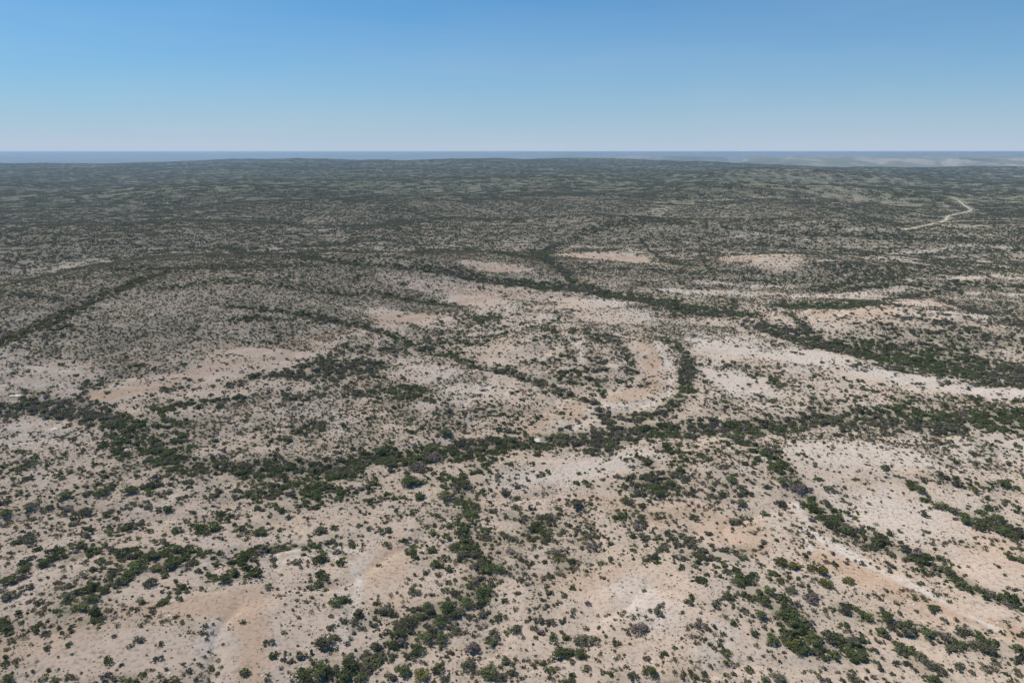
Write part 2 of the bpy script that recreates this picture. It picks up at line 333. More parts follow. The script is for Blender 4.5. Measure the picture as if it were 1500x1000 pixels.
SOIL = [
    ('w', 0.75, [(232.1, 677.9, 3.3), (288.7, 683.3, 4.5), (355.6, 707.9, 4.8)]),
    ('w', 0.75, [(368.3, 627.2, 4.5), (421.1, 621.4, 5.3), (464.2, 603.1, 5.0)]),
    ('w', 0.72, [(392.9, 576.2, 3.4), (437.5, 565.3, 3.7)]),
    ('w', 0.72, [(300.5, 472.7, 5.8), (319.6, 464.4, 3.9), (368.1, 484.1, 10.4)]),
    ('w', 0.72, [(166.1, 630.6, 5.2), (213.0, 617.4, 3.7), (259.8, 624.1, 4.5)]),
    ('w', 0.70, [(543.0, 924.8, 4.3), (608.9, 913.8, 4.7), (678.2, 896.3, 3.0)]),
    ('w', 0.70, [(-239.7, 1283.3, 9.1), (-282.2, 1248.0, 5.2)]),
    ('w', 0.70, [(-91.3, 830.6, 5.2), (-42.3, 847.6, 3.4)]),
    ('w', 0.69, [(8.6, 412.0, 2.3), (22.0, 424.3, 2.6)]),
    ('w', 0.69, [(109.3, 162.4, 1.1), (118.5, 155.8, 1.0), (129.1, 147.6, 1.0)]),
    ('w', 0.69, [(126.0, 271.3, 1.7), (154.3, 280.7, 1.5), (177.7, 279.3, 1.5), (206.5, 282.1, 1.5)]),
    ('w', 0.69, [(-223.1, 341.0, 0.8), (-256.8, 372.8, 0.8), (-262.7, 402.8, 1.1)]),
    ('w', 0.69, [(-90.6, 156.2, 0.8), (-84.7, 163.3, 1.1), (-81.1, 168.2, 1.2), (-74.5, 176.4, 1.2), (-66.4, 182.3, 1.3), (-56.7, 184.7, 1.2), (-48.1, 179.3, 0.8), (-43.6, 170.2, 0.8), (-42.1, 158.8, 0.8), (-42.2, 146.2, 0.8)]),
    ('w', 0.69, [(-90.3, 175.8, 1.0), (-80.6, 181.6, 1.5), (-68.0, 187.5, 1.4), (-55.8, 189.6, 1.2), (-43.9, 184.1, 1.0)]),
    ('w', 0.69, [(-76.8, 149.2, 0.8), (-73.8, 143.2, 0.8), (-72.6, 137.6, 0.8)]),
    ('w', 0.69, [(67.6, 237.4, 1.4), (54.1, 234.2, 1.3), (44.7, 224.3, 0.8), (50.7, 217.6, 0.8)]),
    ('w', 0.69, [(86.9, 258.5, 2.5), (100.5, 249.4, 1.9), (103.7, 236.7, 1.2)]),
    ('w', 0.69, [(-27.5, 442.9, 3.6), (-4.7, 450.5, 4.2), (24.8, 482.3, 2.6), (42.6, 519.7, 2.1)]),
    ('w', 0.69, [(-3.9, 374.6, 2.0), (15.8, 376.9, 1.8), (26.7, 395.0, 0.8), (22.1, 428.0, 1.1)]),
    ('w', 1.00, [(99.9, 218.0, 1.1), (99.1, 210.6, 1.3), (97.5, 199.3, 1.7), (99.1, 193.0, 2.4), (103.4, 186.0, 2.0), (109.1, 176.6, 1.5), (115.0, 169.1, 1.5), (121.3, 160.5, 1.4), (128.7, 152.1, 1.3)]),
    ('w', 0.90, [(95.4, 201.5, 1.2), (93.7, 193.0, 1.4), (92.2, 185.5, 1.2)]),
    ('t', 1.00, [(93.6, 182.9, 3.4), (101.6, 173.6, 4.8), (109.0, 165.3, 5.6), (119.8, 158.0, 5.1), (129.6, 150.8, 4.5), (139.2, 144.8, 3.8)]),
    ('w', 0.80, [(90.8, 416.0, 2.0), (91.4, 394.6, 2.1), (90.6, 372.0, 1.7), (86.5, 348.7, 1.4), (78.7, 328.0, 2.3), (67.1, 315.1, 3.5), (56.5, 311.8, 3.5), (43.6, 315.1, 3.7)]),
    ('t', 0.90, [(87.2, 448.2, 4.2), (82.8, 397.3, 4.6), (79.7, 364.6, 4.1), (69.5, 336.9, 5.1), (53.4, 324.2, 5.6)]),
    ('t', 1.00, [(-211.5, 323.9, 7.2), (-185.6, 337.6, 6.8)]),
    ('t', 0.55, [(-182.9, 339.5, 7.0), (-167.3, 362.3, 9.3), (-142.8, 391.6, 11.3), (-114.4, 425.0, 11.8), (-93.8, 443.1, 8.5)]),
    ('t', 0.70, [(-113.9, 451.4, 6.8), (-96.9, 459.4, 8.0), (-74.0, 479.9, 8.4), (-57.5, 509.8, 7.1), (-46.3, 533.2, 6.2), (-28.7, 563.2, 8.8), (-2.9, 575.6, 8.9)]),
    ('t', 0.70, [(-53.9, 629.6, 8.9), (-31.7, 628.0, 9.7), (0.0, 656.0, 8.0), (19.2, 682.2, 7.1)]),
    ('t', 0.50, [(47.9, 795.9, 35.5), (85.4, 774.0, 29.4), (165.1, 783.0, 19.5)]),
    ('t', 0.50, [(241.0, 800.9, 26.7), (264.4, 732.0, 58.3), (297.3, 705.0, 13.1)]),
    ('t', 0.60, [(187.9, 494.3, 9.4), (214.2, 485.3, 13.4), (246.3, 470.4, 13.5), (295.4, 489.1, 8.5), (370.2, 557.9, 4.0)]),
    ('t', 0.60, [(287.7, 435.6, 4.0), (316.3, 437.9, 6.2)]),
    ('t', 0.80, [(-83.7, 153.0, 6.5), (-73.6, 158.7, 6.4), (-63.7, 144.1, 3.9), (-60.7, 131.2, 3.1)]),
    ('t', 0.50, [(-122.1, 137.3, 5.5), (-102.9, 146.4, 6.1), (-83.7, 153.0, 6.4)]),
    ('t', 0.60, [(-45.0, 170.2, 5.1), (-36.5, 177.3, 6.6), (-37.0, 192.6, 3.4)]),
    ('t', 0.70, [(48.3, 205.8, 6.2), (60.9, 210.2, 7.1), (73.0, 196.6, 10.4), (76.6, 187.9, 5.7)]),
    ('t', 0.60, [(26.9, 220.9, 5.1), (45.0, 212.8, 4.7), (62.4, 226.1, 1.7), (71.5, 232.3, 1.7)]),
    ('t', 0.60, [(7.8, 170.7, 3.4), (17.6, 169.8, 5.1), (29.8, 173.9, 4.1)]),
    ('t', 0.60, [(33.8, 317.3, 3.7), (29.0, 300.8, 7.4), (13.2, 309.5, 7.5), (6.0, 278.1, 3.3)]),
    ('t', 0.50, [(144.0, 196.5, 10.2), (152.8, 186.9, 10.1)]),
    ('w', 0.80, [(-237.5, 324.3, 1.6), (-249.7, 324.5, 1.5)]),
    ('w', 0.69, [(40.5, 411.0, 2.4), (41.9, 390.5, 2.5), (38.9, 371.1, 2.3), (30.2, 359.4, 1.8)]),
    ('w', 0.70, [(36.2, 308.4, 1.9), (38.1, 296.3, 3.0), (29.9, 292.9, 5.4), (25.3, 294.5, 3.8)]),
    ('w', 0.69, [(10.5, 278.3, 2.1), (14.9, 276.0, 2.0)]),
    ('w', 0.45, [(-133.1, 168.3, 1.3), (-133.0, 180.0, 1.9), (-132.6, 196.3, 1.1)]),
    ('w', 0.45, [(-129.2, 229.5, 2.3), (-124.4, 232.8, 1.1), (-122.8, 216.6, 2.1), (-129.7, 213.6, 2.2)]),
    ('w', 0.75, [(140.4, 600.2, 8.1), (178.9, 585.7, 7.0), (220.5, 568.9, 10.6), (286.2, 585.3, 9.1), (355.6, 603.8, 5.0)]),
    ('w', 0.75, [(380.6, 701.2, 6.8), (412.4, 733.4, 12.4), (445.7, 752.5, 10.3)]),
    ('w', 0.75, [(468.1, 849.2, 7.0), (566.2, 871.9, 5.3), (627.8, 860.4, 4.8)]),
    ('w', 0.75, [(220.7, 885.3, 4.1), (325.8, 936.4, 4.7), (405.5, 903.8, 4.8)]),
    ('w', 0.75, [(457.4, 940.7, 5.2), (507.3, 946.2, 5.8), (571.4, 992.9, 9.4)]),
    ('w', 0.75, [(623.3, 998.3, 8.4), (643.4, 954.2, 4.3), (883.4, 1189.1, 4.7)]),
    ('w', 0.75, [(584.6, 1382.7, 6.9), (689.5, 1461.6, 30.2), (760.4, 1405.3, 14.4)]),
    ('w', 0.69, [(-119.1, 624.3, 7.8), (-100.1, 622.4, 6.4)]),
    ('w', 0.40, [(-93.6, 852.3, 7.2), (-76.2, 847.9, 8.7)]),
    ('p', 0.90, [(130.4, 433.3, 24.4), (159.6, 414.2, 22.5), (183.8, 390.8, 17.5), (209.0, 361.2, 12.8), (237.1, 345.1, 10.9), (266.8, 335.6, 8.8)]),
    ('p', 0.80, [(117.4, 372.9, 15.7), (121.1, 336.4, 14.8)]),
    ('p', 0.80, [(-2.6, 238.0, 6.8), (26.7, 243.6, 9.3), (58.0, 254.0, 6.3)]),
    ('p', 0.80, [(34.2, 164.7, 6.6), (37.3, 152.3, 5.1)]),
    ('p', 0.70, [(124.6, 254.9, 13.6), (159.8, 253.2, 13.5), (211.3, 267.2, 10.1)]),
    ('p', 0.70, [(119.7, 215.3, 12.8), (131.5, 206.3, 15.7)]),
    ('p', 0.70, [(47.5, 137.6, 3.8), (53.3, 146.4, 2.9)]),
    ('p', 0.60, [(-45.4, 181.1, 2.2), (-45.4, 163.4, 2.9), (-42.5, 143.6, 2.5)]),
    ('p', 0.60, [(-50.7, 371.4, 12.6), (-18.0, 339.6, 8.2), (-37.2, 317.5, 10.9)]),
    ('p', 0.50, [(-216.9, 275.2, 11.1), (-187.5, 275.6, 8.8)]),
    ('p', 0.60, [(-111.2, 316.5, 6.1), (-86.9, 300.5, 7.4), (-68.8, 276.8, 4.0)]),
    ('p', 0.70, [(-73.1, 136.5, 2.4), (-75.2, 145.5, 3.3)]),
    ('p', 0.70, [(392.3, 557.0, 4.6), (430.6, 563.6, 5.3)]),
    ('p', 0.60, [(73.2, 551.3, 11.4), (95.4, 516.9, 10.7), (118.4, 478.8, 12.1)]),
]
ROAD = [(1159.4, 1836.2), (1157.9, 1818.8), (1147.9, 1785.2), (1050.2, 1621.7), (1021.0, 1563.0), (1001.6, 1520.6), (953.5, 1436.2), (913.8, 1385.8), (885.3, 1359.8), (852.0, 1328.2), (822.7, 1301.9), (801.5, 1273.2), (787.0, 1251.1), (760.8, 1223.6), (619.4, 1015.0), (600.1, 1005.5), (583.2, 996.6), (553.1, 969.0)]
TRACK = [(772.1, 1232.5), (644.9, 1014.3), (641.9, 989.1), (648.2, 961.7), (676.7, 954.9), (709.6, 954.6), (941.6, 1173.3)]
TREES = [
    ('scattered along the pale shallow gully at the left edge', [
        (-148.0, 222.8, 3.21, 'd', 'leftmost dark green tree'),
        (-116.2, 179.9, 2.86, 'd', 'middle dark green tree'),
        (-138.6, 225.0, 3.73, 'd', 'rightmost dark green tree'),
        (-137.1, 197.6, 1.78, 'd', 'leftmost dark green shrub'),
        (-113.1, 167.6, 1.35, 'd', 'middle dark green shrub'),
        (-132.5, 225.1, 2.49, 'd', 'rightmost dark green shrub'),
        (-172.2, 207.4, 2.78, 'g', 'leftmost green tree'),
        (-160.0, 221.1, 2.94, 'g', 'middle green tree'),
        (-138.5, 208.3, 2.56, 'g', 'rightmost green tree'),
        (-167.1, 212.3, 2.84, 's', 'leftmost grey-green tree'),
        (-150.4, 189.3, 2.35, 's', 'middle grey-green tree'),
        (-145.8, 208.9, 3.03, 's', 'rightmost grey-green tree'),
        (-162.0, 213.4, 2.14, 'g', 'left green shrub'),
        (-130.3, 196.2, 2.21, 'g', 'right green shrub'),
        (-134.2, 187.7, 1.27, 'o', 'olive bush'),
        (-124.8, 200.9, 1.80, 's', 'grey-green shrub'),
    ]),
    ('above the long dark thicket near the bare tan rise', [
        (-111.0, 212.6, 1.42, 'd', 'dark green bush'),
        (-118.5, 197.9, 1.56, 'd', 'leftmost dark green shrub'),
        (-101.4, 212.8, 2.37, 'd', 'middle dark green shrub'),
        (-97.5, 211.6, 1.89, 'd', 'rightmost dark green shrub'),
        (-96.8, 200.3, 2.25, 'g', 'left green shrub'),
        (-85.0, 217.1, 1.93, 'g', 'right green shrub'),
        (-112.4, 195.5, 1.10, 'o', 'olive bush'),
        (-109.2, 198.0, 2.45, 'g', 'green tree'),
        (-100.6, 199.6, 4.04, 'd', 'dark green tree'),
        (-110.8, 189.6, 2.14, 's', 'grey-green shrub'),
    ]),
    ('in the long dark thicket above the bare tan rise', [
        (-107.1, 171.2, 3.53, 'd', 'leftmost dark green tree'),
        (-107.5, 178.9, 2.85, 'd', 'second from left, dark green tree'),
        (-99.6, 173.2, 3.37, 'd', 'third from left, dark green tree'),
        (-103.3, 183.1, 2.91, 'd', 'second from right, dark green tree'),
        (-99.2, 184.9, 2.31, 'd', 'rightmost dark green tree'),
        (-95.2, 183.0, 1.66, 'g', 'green shrub'),
        (-102.2, 171.8, 2.56, 'o', 'olive tree'),
        (-107.6, 167.4, 2.31, 'g', 'green tree'),
        (-93.3, 176.7, 1.21, 's', 'grey-green bush'),
        (-99.5, 163.5, 2.26, 's', 'grey-green tree'),
        (-97.9, 155.3, 1.62, 's', 'grey-green shrub'),
    ]),
    ('along the yellowish gully bank at the left edge', [
        (-138.7, 164.5, 3.03, 'g', 'leftmost green tree'),
        (-138.9, 170.5, 2.15, 'g', 'middle green tree'),
        (-134.7, 178.0, 2.63, 'g', 'rightmost green tree'),
        (-135.7, 173.0, 2.37, 'd', 'dark green tree'),
        (-132.0, 160.4, 1.85, 's', 'left grey-green shrub'),
        (-123.2, 153.6, 1.61, 's', 'right grey-green shrub'),
        (-133.1, 156.2, 2.35, 's', 'grey-green tree'),
        (-126.4, 154.4, 1.25, 'p', 'bare purple-brown shrub'),
    ]),
    ('in the broken line of trees below the left gully', [
        (-119.8, 166.5, 1.53, 's', 'grey-green shrub'),
        (-114.2, 160.3, 2.41, 'd', 'leftmost dark green tree'),
        (-110.4, 154.6, 2.33, 'd', 'middle dark green tree'),
        (-110.1, 159.6, 2.03, 'd', 'rightmost dark green tree'),
        (-111.4, 151.0, 2.29, 'g', 'green tree'),
        (-107.2, 149.9, 1.57, 'g', 'green shrub'),
        (-117.5, 156.0, 2.35, 's', 'grey-green tree'),
    ]),
    ('along the ledge that rings the bare tan rise', [
        (-82.5, 199.2, 2.91, 'd', 'dark green tree'),
        (-63.4, 199.0, 2.69, 's', 'grey-green tree'),
        (-58.5, 200.3, 1.80, 'g', 'green shrub'),
        (-75.7, 188.1, 2.13, 'd', 'left dark green shrub'),
        (-64.4, 188.3, 2.13, 'd', 'right dark green shrub'),
        (-80.5, 166.6, 2.49, 'g', 'leftmost green tree'),
        (-81.3, 180.9, 2.68, 'g', 'second from left, green tree'),
        (-71.0, 188.8, 2.35, 'g', 'second from right, green tree'),
        (-58.1, 180.1, 2.46, 'g', 'rightmost green tree'),
        (-68.1, 165.1, 1.52, 's', 'left grey-green shrub'),
        (-63.9, 179.0, 1.84, 's', 'right grey-green shrub'),
    ]),
    ('on the slope between the tan rise and the bottom thicket', [
        (-45.0, 132.5, 3.18, 'd', 'left dark green tree'),
        (-46.7, 159.0, 2.59, 'd', 'right dark green tree'),
        (-46.6, 142.1, 3.03, 's', 'grey-green tree'),
        (-61.8, 132.0, 1.58, 'g', 'leftmost green shrub'),
        (-43.9, 144.7, 1.37, 'g', 'middle green shrub'),
        (-45.6, 160.4, 1.67, 'g', 'rightmost green shrub'),
        (-59.5, 141.6, 1.51, 's', 'grey-green shrub'),
        (-57.0, 137.7, 1.47, 'd', 'dark green shrub'),
        (-48.0, 131.8, 2.38, 'g', 'green tree'),
    ]),
    ('on the bare rise in the lower left corner', [
        (-103.2, 128.0, 1.23, 'd', 'dark green shrub'),
        (-113.8, 128.3, 1.85, 'g', 'green tree'),
        (-117.3, 132.0, 1.26, 'g', 'leftmost green shrub'),
        (-106.3, 138.1, 1.14, 'g', 'middle green shrub'),
        (-84.1, 129.6, 1.09, 'g', 'rightmost green shrub'),
        (-126.2, 144.8, 1.53, 's', 'leftmost grey-green shrub'),
        (-113.9, 141.5, 1.50, 's', 'second from left, grey-green shrub'),
        (-110.7, 136.9, 1.30, 's', 'third from left, grey-green shrub'),
        (-90.6, 140.2, 1.66, 's', 'second from right, grey-green shrub'),
        (-83.0, 134.6, 1.28, 's', 'rightmost grey-green shrub'),
        (-123.3, 146.2, 1.03, 'o', 'olive bush'),
        (-90.6, 132.5, 0.79, 'd', 'left dark green bush'),
        (-85.9, 149.1, 0.87, 'd', 'right dark green bush'),
    ]),
    ('on the pale flat above the bottom thicket', [
        (-41.5, 197.3, 2.22, 'd', 'left dark green shrub'),
        (-34.0, 191.7, 1.73, 'd', 'right dark green shrub'),
        (-50.3, 218.6, 2.43, 'g', 'leftmost green shrub'),
        (-36.5, 159.3, 1.30, 'g', 'second from left, green shrub'),
        (-39.2, 189.1, 1.71, 'g', 'second from right, green shrub'),
        (-30.7, 189.7, 1.72, 'g', 'rightmost green shrub'),
        (-47.1, 199.6, 1.79, 's', 'left grey-green shrub'),
        (-25.0, 174.4, 1.40, 's', 'right grey-green shrub'),
        (-33.6, 221.1, 2.94, 'g', 'green tree'),
        (-27.3, 165.1, 2.10, 's', 'grey-green tree'),
    ]),
    ('in the wide scrub flat at mid plain', [
        (-17.8, 229.9, 4.06, 's', 'grey-green tree'),
        (-55.2, 263.5, 3.43, 'd', 'leftmost dark green tree'),
        (-38.6, 233.7, 4.63, 'd', 'second from left, dark green tree'),
        (-30.3, 280.9, 3.94, 'd', 'second from right, dark green tree'),
        (-15.5, 214.9, 3.35, 'd', 'rightmost dark green tree'),
        (-13.2, 207.3, 2.78, 'g', 'green tree'),
        (-24.6, 222.0, 2.95, 'o', 'olive tree'),
        (-46.1, 296.5, 2.23, 's', 'leftmost grey-green shrub'),
        (-8.5, 204.7, 1.60, 's', 'middle grey-green shrub'),
        (1.7, 213.1, 2.37, 's', 'rightmost grey-green shrub'),
        (-7.8, 198.3, 1.11, 's', 'grey-green bush'),
        (-62.3, 263.0, 2.57, 'g', 'left green shrub'),
        (1.7, 222.9, 2.22, 'g', 'right green shrub'),
        (-43.9, 280.8, 2.73, 'd', 'dark green shrub'),
        (-65.6, 307.0, 1.64, 'g', 'green bush'),
        (-37.7, 245.8, 4.31, 'p', 'left bare purple-brown tree'),
        (-32.7, 256.3, 4.19, 'p', 'right bare purple-brown tree'),
    ]),
    ('in the small dark grove right of the scrub flat', [
        (0.6, 191.7, 1.95, 's', 'left grey-green shrub'),
        (3.9, 204.9, 2.29, 's', 'right grey-green shrub'),
        (7.4, 199.3, 2.91, 'd', 'dark green tree'),
        (10.4, 196.1, 2.43, 'g', 'green tree'),
        (12.0, 206.0, 2.77, 's', 'left grey-green tree'),
        (23.3, 215.7, 3.36, 's', 'right grey-green tree'),
        (5.9, 193.0, 2.18, 'o', 'olive shrub'),
        (16.6, 213.6, 1.90, 'g', 'green shrub'),
    ]),
    ('in the thicket below the tan hill in the centre right', [
        (40.3, 217.4, 2.90, 'g', 'leftmost green tree'),
        (52.0, 224.0, 4.46, 'g', 'middle green tree'),
        (80.7, 229.2, 2.78, 'g', 'rightmost green tree'),
        (45.3, 214.2, 2.15, 'd', 'left dark green shrub'),
        (59.0, 221.9, 1.72, 'd', 'right dark green shrub'),
        (58.0, 228.8, 3.03, 'd', 'dark green tree'),
        (61.3, 205.3, 2.30, 'g', 'left green shrub'),
        (72.7, 224.7, 1.99, 'g', 'right green shrub'),
    ]),
    ('on the stony slope right of the bottom thicket', [
        (-0.6, 185.8, 1.90, 'p', 'left bare purple-brown shrub'),
        (25.0, 188.4, 2.13, 'p', 'right bare purple-brown shrub'),
        (2.0, 171.0, 1.57, 's', 'leftmost grey-green shrub'),
        (2.5, 181.2, 1.65, 's', 'second from left, grey-green shrub'),
        (26.9, 178.4, 1.63, 's', 'second from right, grey-green shrub'),
        (40.8, 179.1, 1.63, 's', 'rightmost grey-green shrub'),
        (14.4, 181.0, 1.65, 'y', 'yellow-green shrub'),
        (13.2, 183.8, 2.30, 's', 'grey-green tree'),
        (18.5, 180.6, 1.85, 'g', 'green shrub'),
        (25.9, 171.3, 0.98, 'g', 'left green bush'),
        (36.5, 164.0, 0.95, 'g', 'right green bush'),
        (10.1, 164.2, 1.52, 'o', 'olive shrub'),
    ]),
    ('at the head of the bottom thicket', [
        (-17.6, 187.5, 2.55, 'g', 'leftmost green tree'),
        (-12.7, 160.1, 2.23, 'g', 'middle green tree'),
        (-7.4, 175.5, 2.61, 'g', 'rightmost green tree'),
        (-14.8, 186.4, 2.54, 'd', 'leftmost dark green tree'),
        (-8.5, 161.8, 2.25, 'd', 'second from left, dark green tree'),
        (-8.2, 165.1, 2.86, 'd', 'second from right, dark green tree'),
        (-4.0, 175.9, 2.62, 'd', 'rightmost dark green tree'),
        (-20.9, 183.6, 1.25, 'o', 'olive bush'),
        (-10.1, 177.5, 2.84, 's', 'grey-green tree'),
        (-18.8, 166.2, 1.34, 'g', 'leftmost green shrub'),
        (-18.1, 169.2, 1.36, 'g', 'middle green shrub'),
        (-12.2, 167.7, 1.74, 'g', 'rightmost green shrub'),
        (-14.6, 163.2, 1.70, 's', 'grey-green shrub'),
    ]),
    ('in the big dark thicket climbing from the bottom edge', [
        (-29.0, 147.1, 2.60, 'd', 'leftmost dark green tree'),
        (-23.6, 141.9, 2.19, 'd', 'second from left, dark green tree'),
        (-22.7, 158.6, 2.22, 'd', 'third from left, dark green tree'),
        (-19.2, 153.1, 2.33, 'd', 'second from right, dark green tree'),
        (-17.9, 158.6, 2.77, 'd', 'rightmost dark green tree'),
        (-30.0, 143.2, 2.21, 'g', 'leftmost green tree'),
        (-24.7, 154.0, 2.34, 'g', 'second from left, green tree'),
        (-21.9, 146.2, 2.25, 'g', 'second from right, green tree'),
        (-17.9, 147.2, 2.26, 'g', 'rightmost green tree'),
        (-27.1, 151.0, 2.30, 's', 'leftmost grey-green tree'),
        (-20.6, 149.5, 2.64, 's', 'second from left, grey-green tree'),
        (-16.3, 155.1, 2.36, 's', 'second from right, grey-green tree'),
        (-14.1, 150.4, 1.94, 's', 'rightmost grey-green tree'),
        (-11.8, 149.7, 1.06, 'g', 'green bush'),
    ]),
    ('at the bottom edge below the big dark thicket', [
        (-38.5, 131.8, 2.38, 'd', 'left dark green tree'),
        (-38.4, 135.2, 2.91, 'd', 'right dark green tree'),
        (-35.8, 136.1, 1.79, 's', 'leftmost grey-green tree'),
        (-10.3, 137.1, 2.13, 's', 'middle grey-green tree'),
        (-3.2, 133.6, 1.93, 's', 'rightmost grey-green tree'),
        (-33.2, 139.2, 1.16, 's', 'leftmost grey-green shrub'),
        (-24.4, 139.1, 1.33, 's', 'second from left, grey-green shrub'),
        (-16.0, 133.4, 1.60, 's', 'second from right, grey-green shrub'),
        (-1.7, 138.8, 1.66, 's', 'rightmost grey-green shrub'),
        (-29.3, 137.9, 1.15, 'g', 'green shrub'),
        (-34.9, 131.7, 2.06, 'g', 'leftmost green tree'),
        (-25.9, 134.8, 2.42, 'g', 'second from left, green tree'),
        (-17.9, 136.0, 1.95, 'g', 'second from right, green tree'),
        (-6.0, 134.8, 2.59, 'g', 'rightmost green tree'),
        (-21.4, 133.6, 2.25, 'y', 'yellow-green tree'),
    ]),
    ('on the slope right of the big dark thicket', [
        (-5.4, 154.4, 0.90, 'd', 'dark green bush'),
        (-5.2, 145.7, 1.72, 'g', 'leftmost green shrub'),
        (-3.1, 155.4, 1.82, 'g', 'middle green shrub'),
        (-0.9, 150.4, 1.41, 'g', 'rightmost green shrub'),
        (-1.9, 161.1, 1.50, 'd', 'dark green shrub'),
        (1.2, 150.2, 1.94, 's', 'grey-green tree'),
        (-10.2, 144.1, 2.22, 'p', 'bare purple-brown tree'),
        (6.8, 153.2, 1.62, 's', 'leftmost grey-green shrub'),
        (10.2, 152.1, 1.78, 's', 'middle grey-green shrub'),
        (13.0, 152.5, 1.25, 's', 'rightmost grey-green shrub'),
        (6.1, 147.3, 0.87, 'y', 'yellow-green bush'),
        (16.4, 156.3, 1.09, 's', 'grey-green bush'),
        (20.4, 159.4, 1.11, 'p', 'bare purple-brown bush'),
    ]),
    ('in the bright green clump on the pale flat at lower centre', [
        (13.5, 147.2, 1.74, 'y', 'yellow-green shrub'),
        (17.2, 146.1, 2.24, 's', 'grey-green tree'),
        (20.0, 145.1, 1.71, 's', 'grey-green shrub'),
        (11.2, 141.0, 2.85, 'g', 'left green tree'),
        (13.9, 140.6, 2.01, 'g', 'right green tree'),
        (16.6, 139.9, 1.83, 'd', 'dark green tree'),
    ]),
    ('on the pale flat at lower centre right', [
        (32.2, 146.6, 2.41, 'p', 'bare purple-brown tree'),
        (39.4, 155.2, 1.26, 'p', 'bare purple-brown shrub'),
        (14.0, 133.9, 1.29, 'g', 'left green shrub'),
        (52.3, 138.8, 1.15, 'g', 'right green shrub'),
        (32.4, 133.0, 2.08, 'g', 'green tree'),
        (28.3, 132.1, 1.59, 's', 'leftmost grey-green shrub'),
        (47.2, 156.3, 1.82, 's', 'second from left, grey-green shrub'),
        (44.8, 132.5, 1.27, 's', 'second from right, grey-green shrub'),
        (54.4, 156.1, 1.81, 's', 'rightmost grey-green shrub'),
    ]),
    ('on the tan slope left of the white wash', [
        (57.1, 190.9, 1.94, 's', 'leftmost grey-green shrub'),
        (63.2, 195.5, 1.76, 's', 'second from left, grey-green shrub'),
        (70.7, 220.1, 2.19, 's', 'third from left, grey-green shrub'),
        (60.2, 178.0, 1.83, 's', 'third from right, grey-green shrub'),
        (61.4, 170.1, 1.95, 's', 'second from right, grey-green shrub'),
        (68.8, 170.0, 1.95, 's', 'rightmost grey-green shrub'),
        (74.8, 204.2, 2.74, 's', 'leftmost grey-green tree'),
        (80.4, 214.6, 2.62, 's', 'middle grey-green tree'),
        (94.6, 216.7, 2.89, 's', 'rightmost grey-green tree'),
        (86.4, 209.1, 2.10, 'd', 'dark green shrub'),
        (62.6, 164.6, 2.27, 'g', 'green tree'),
    ]),
    ('along the head of the white wash', [
        (104.6, 225.6, 3.24, 'p', 'bare purple-brown tree'),
        (99.9, 228.4, 3.02, 'g', 'left green tree'),
        (109.3, 198.2, 2.68, 'g', 'right green tree'),
        (106.7, 218.6, 2.18, 'd', 'dark green shrub'),
        (110.7, 216.5, 2.41, 's', 'leftmost grey-green shrub'),
        (114.9, 225.1, 2.49, 's', 'second from left, grey-green shrub'),
        (113.9, 189.9, 1.72, 's', 'second from right, grey-green shrub'),
        (113.4, 178.9, 1.43, 's', 'rightmost grey-green shrub'),
        (103.4, 205.9, 1.38, 'd', 'dark green bush'),
        (104.8, 201.8, 2.49, 'd', 'dark green tree'),
        (116.3, 202.1, 1.59, 'p', 'bare purple-brown shrub'),
        (122.6, 188.8, 2.35, 's', 'grey-green tree'),
        (105.4, 180.0, 1.23, 's', 'grey-green bush'),
        (94.3, 179.8, 1.23, 'p', 'bare purple-brown bush'),
    ]),
    ('in the diagonal tree line at the right edge', [
        (148.2, 224.6, 2.73, 'g', 'leftmost green tree'),
        (149.7, 214.5, 2.86, 'g', 'second from left, green tree'),
        (161.0, 206.3, 2.54, 'g', 'third from left, green tree'),
        (182.0, 230.2, 3.30, 'g', 'second from right, green tree'),
        (162.1, 196.9, 2.44, 'g', 'rightmost green tree'),
        (147.5, 227.8, 2.26, 'g', 'leftmost green shrub'),
        (168.2, 224.8, 2.24, 'g', 'second from left, green shrub'),
        (155.9, 203.4, 2.28, 'g', 'second from right, green shrub'),
        (154.5, 182.4, 2.08, 'g', 'rightmost green shrub'),
        (147.1, 218.2, 2.42, 'd', 'leftmost dark green shrub'),
        (165.5, 213.8, 1.67, 'd', 'middle dark green shrub'),
        (153.0, 184.1, 2.10, 'd', 'rightmost dark green shrub'),
        (152.7, 211.6, 2.60, 's', 'left grey-green tree'),
        (164.0, 227.7, 2.76, 's', 'right grey-green tree'),
        (152.7, 205.6, 3.45, 'd', 'leftmost dark green tree'),
        (164.7, 206.3, 2.54, 'd', 'middle dark green tree'),
        (160.6, 199.0, 3.14, 'd', 'rightmost dark green tree'),
        (135.2, 198.7, 1.34, 'g', 'green bush'),
        (141.1, 209.4, 2.11, 's', 'grey-green shrub'),
    ]),
    ('in the grey line of shrubs right of the white wash', [
        (125.8, 184.3, 1.68, 's', 'leftmost grey-green shrub'),
        (127.3, 178.7, 2.04, 's', 'second from left, grey-green shrub'),
        (130.1, 171.3, 1.77, 's', 'second from right, grey-green shrub'),
        (134.2, 165.7, 1.73, 's', 'rightmost grey-green shrub'),
        (129.1, 175.1, 2.21, 's', 'grey-green tree'),
        (132.5, 168.9, 1.95, 'g', 'green shrub'),
        (136.5, 161.5, 1.69, 'p', 'bare purple-brown shrub'),
        (117.1, 170.3, 1.18, 'g', 'green bush'),
    ]),
    ('in the yellowish patch beside the orange slope', [
        (79.3, 176.9, 2.62, 'y', 'leftmost yellow-green tree'),
        (82.4, 175.8, 2.41, 'y', 'second from left, yellow-green tree'),
        (89.2, 174.3, 3.19, 'y', 'third from left, yellow-green tree'),
        (88.6, 168.4, 2.33, 'y', 'second from right, yellow-green tree'),
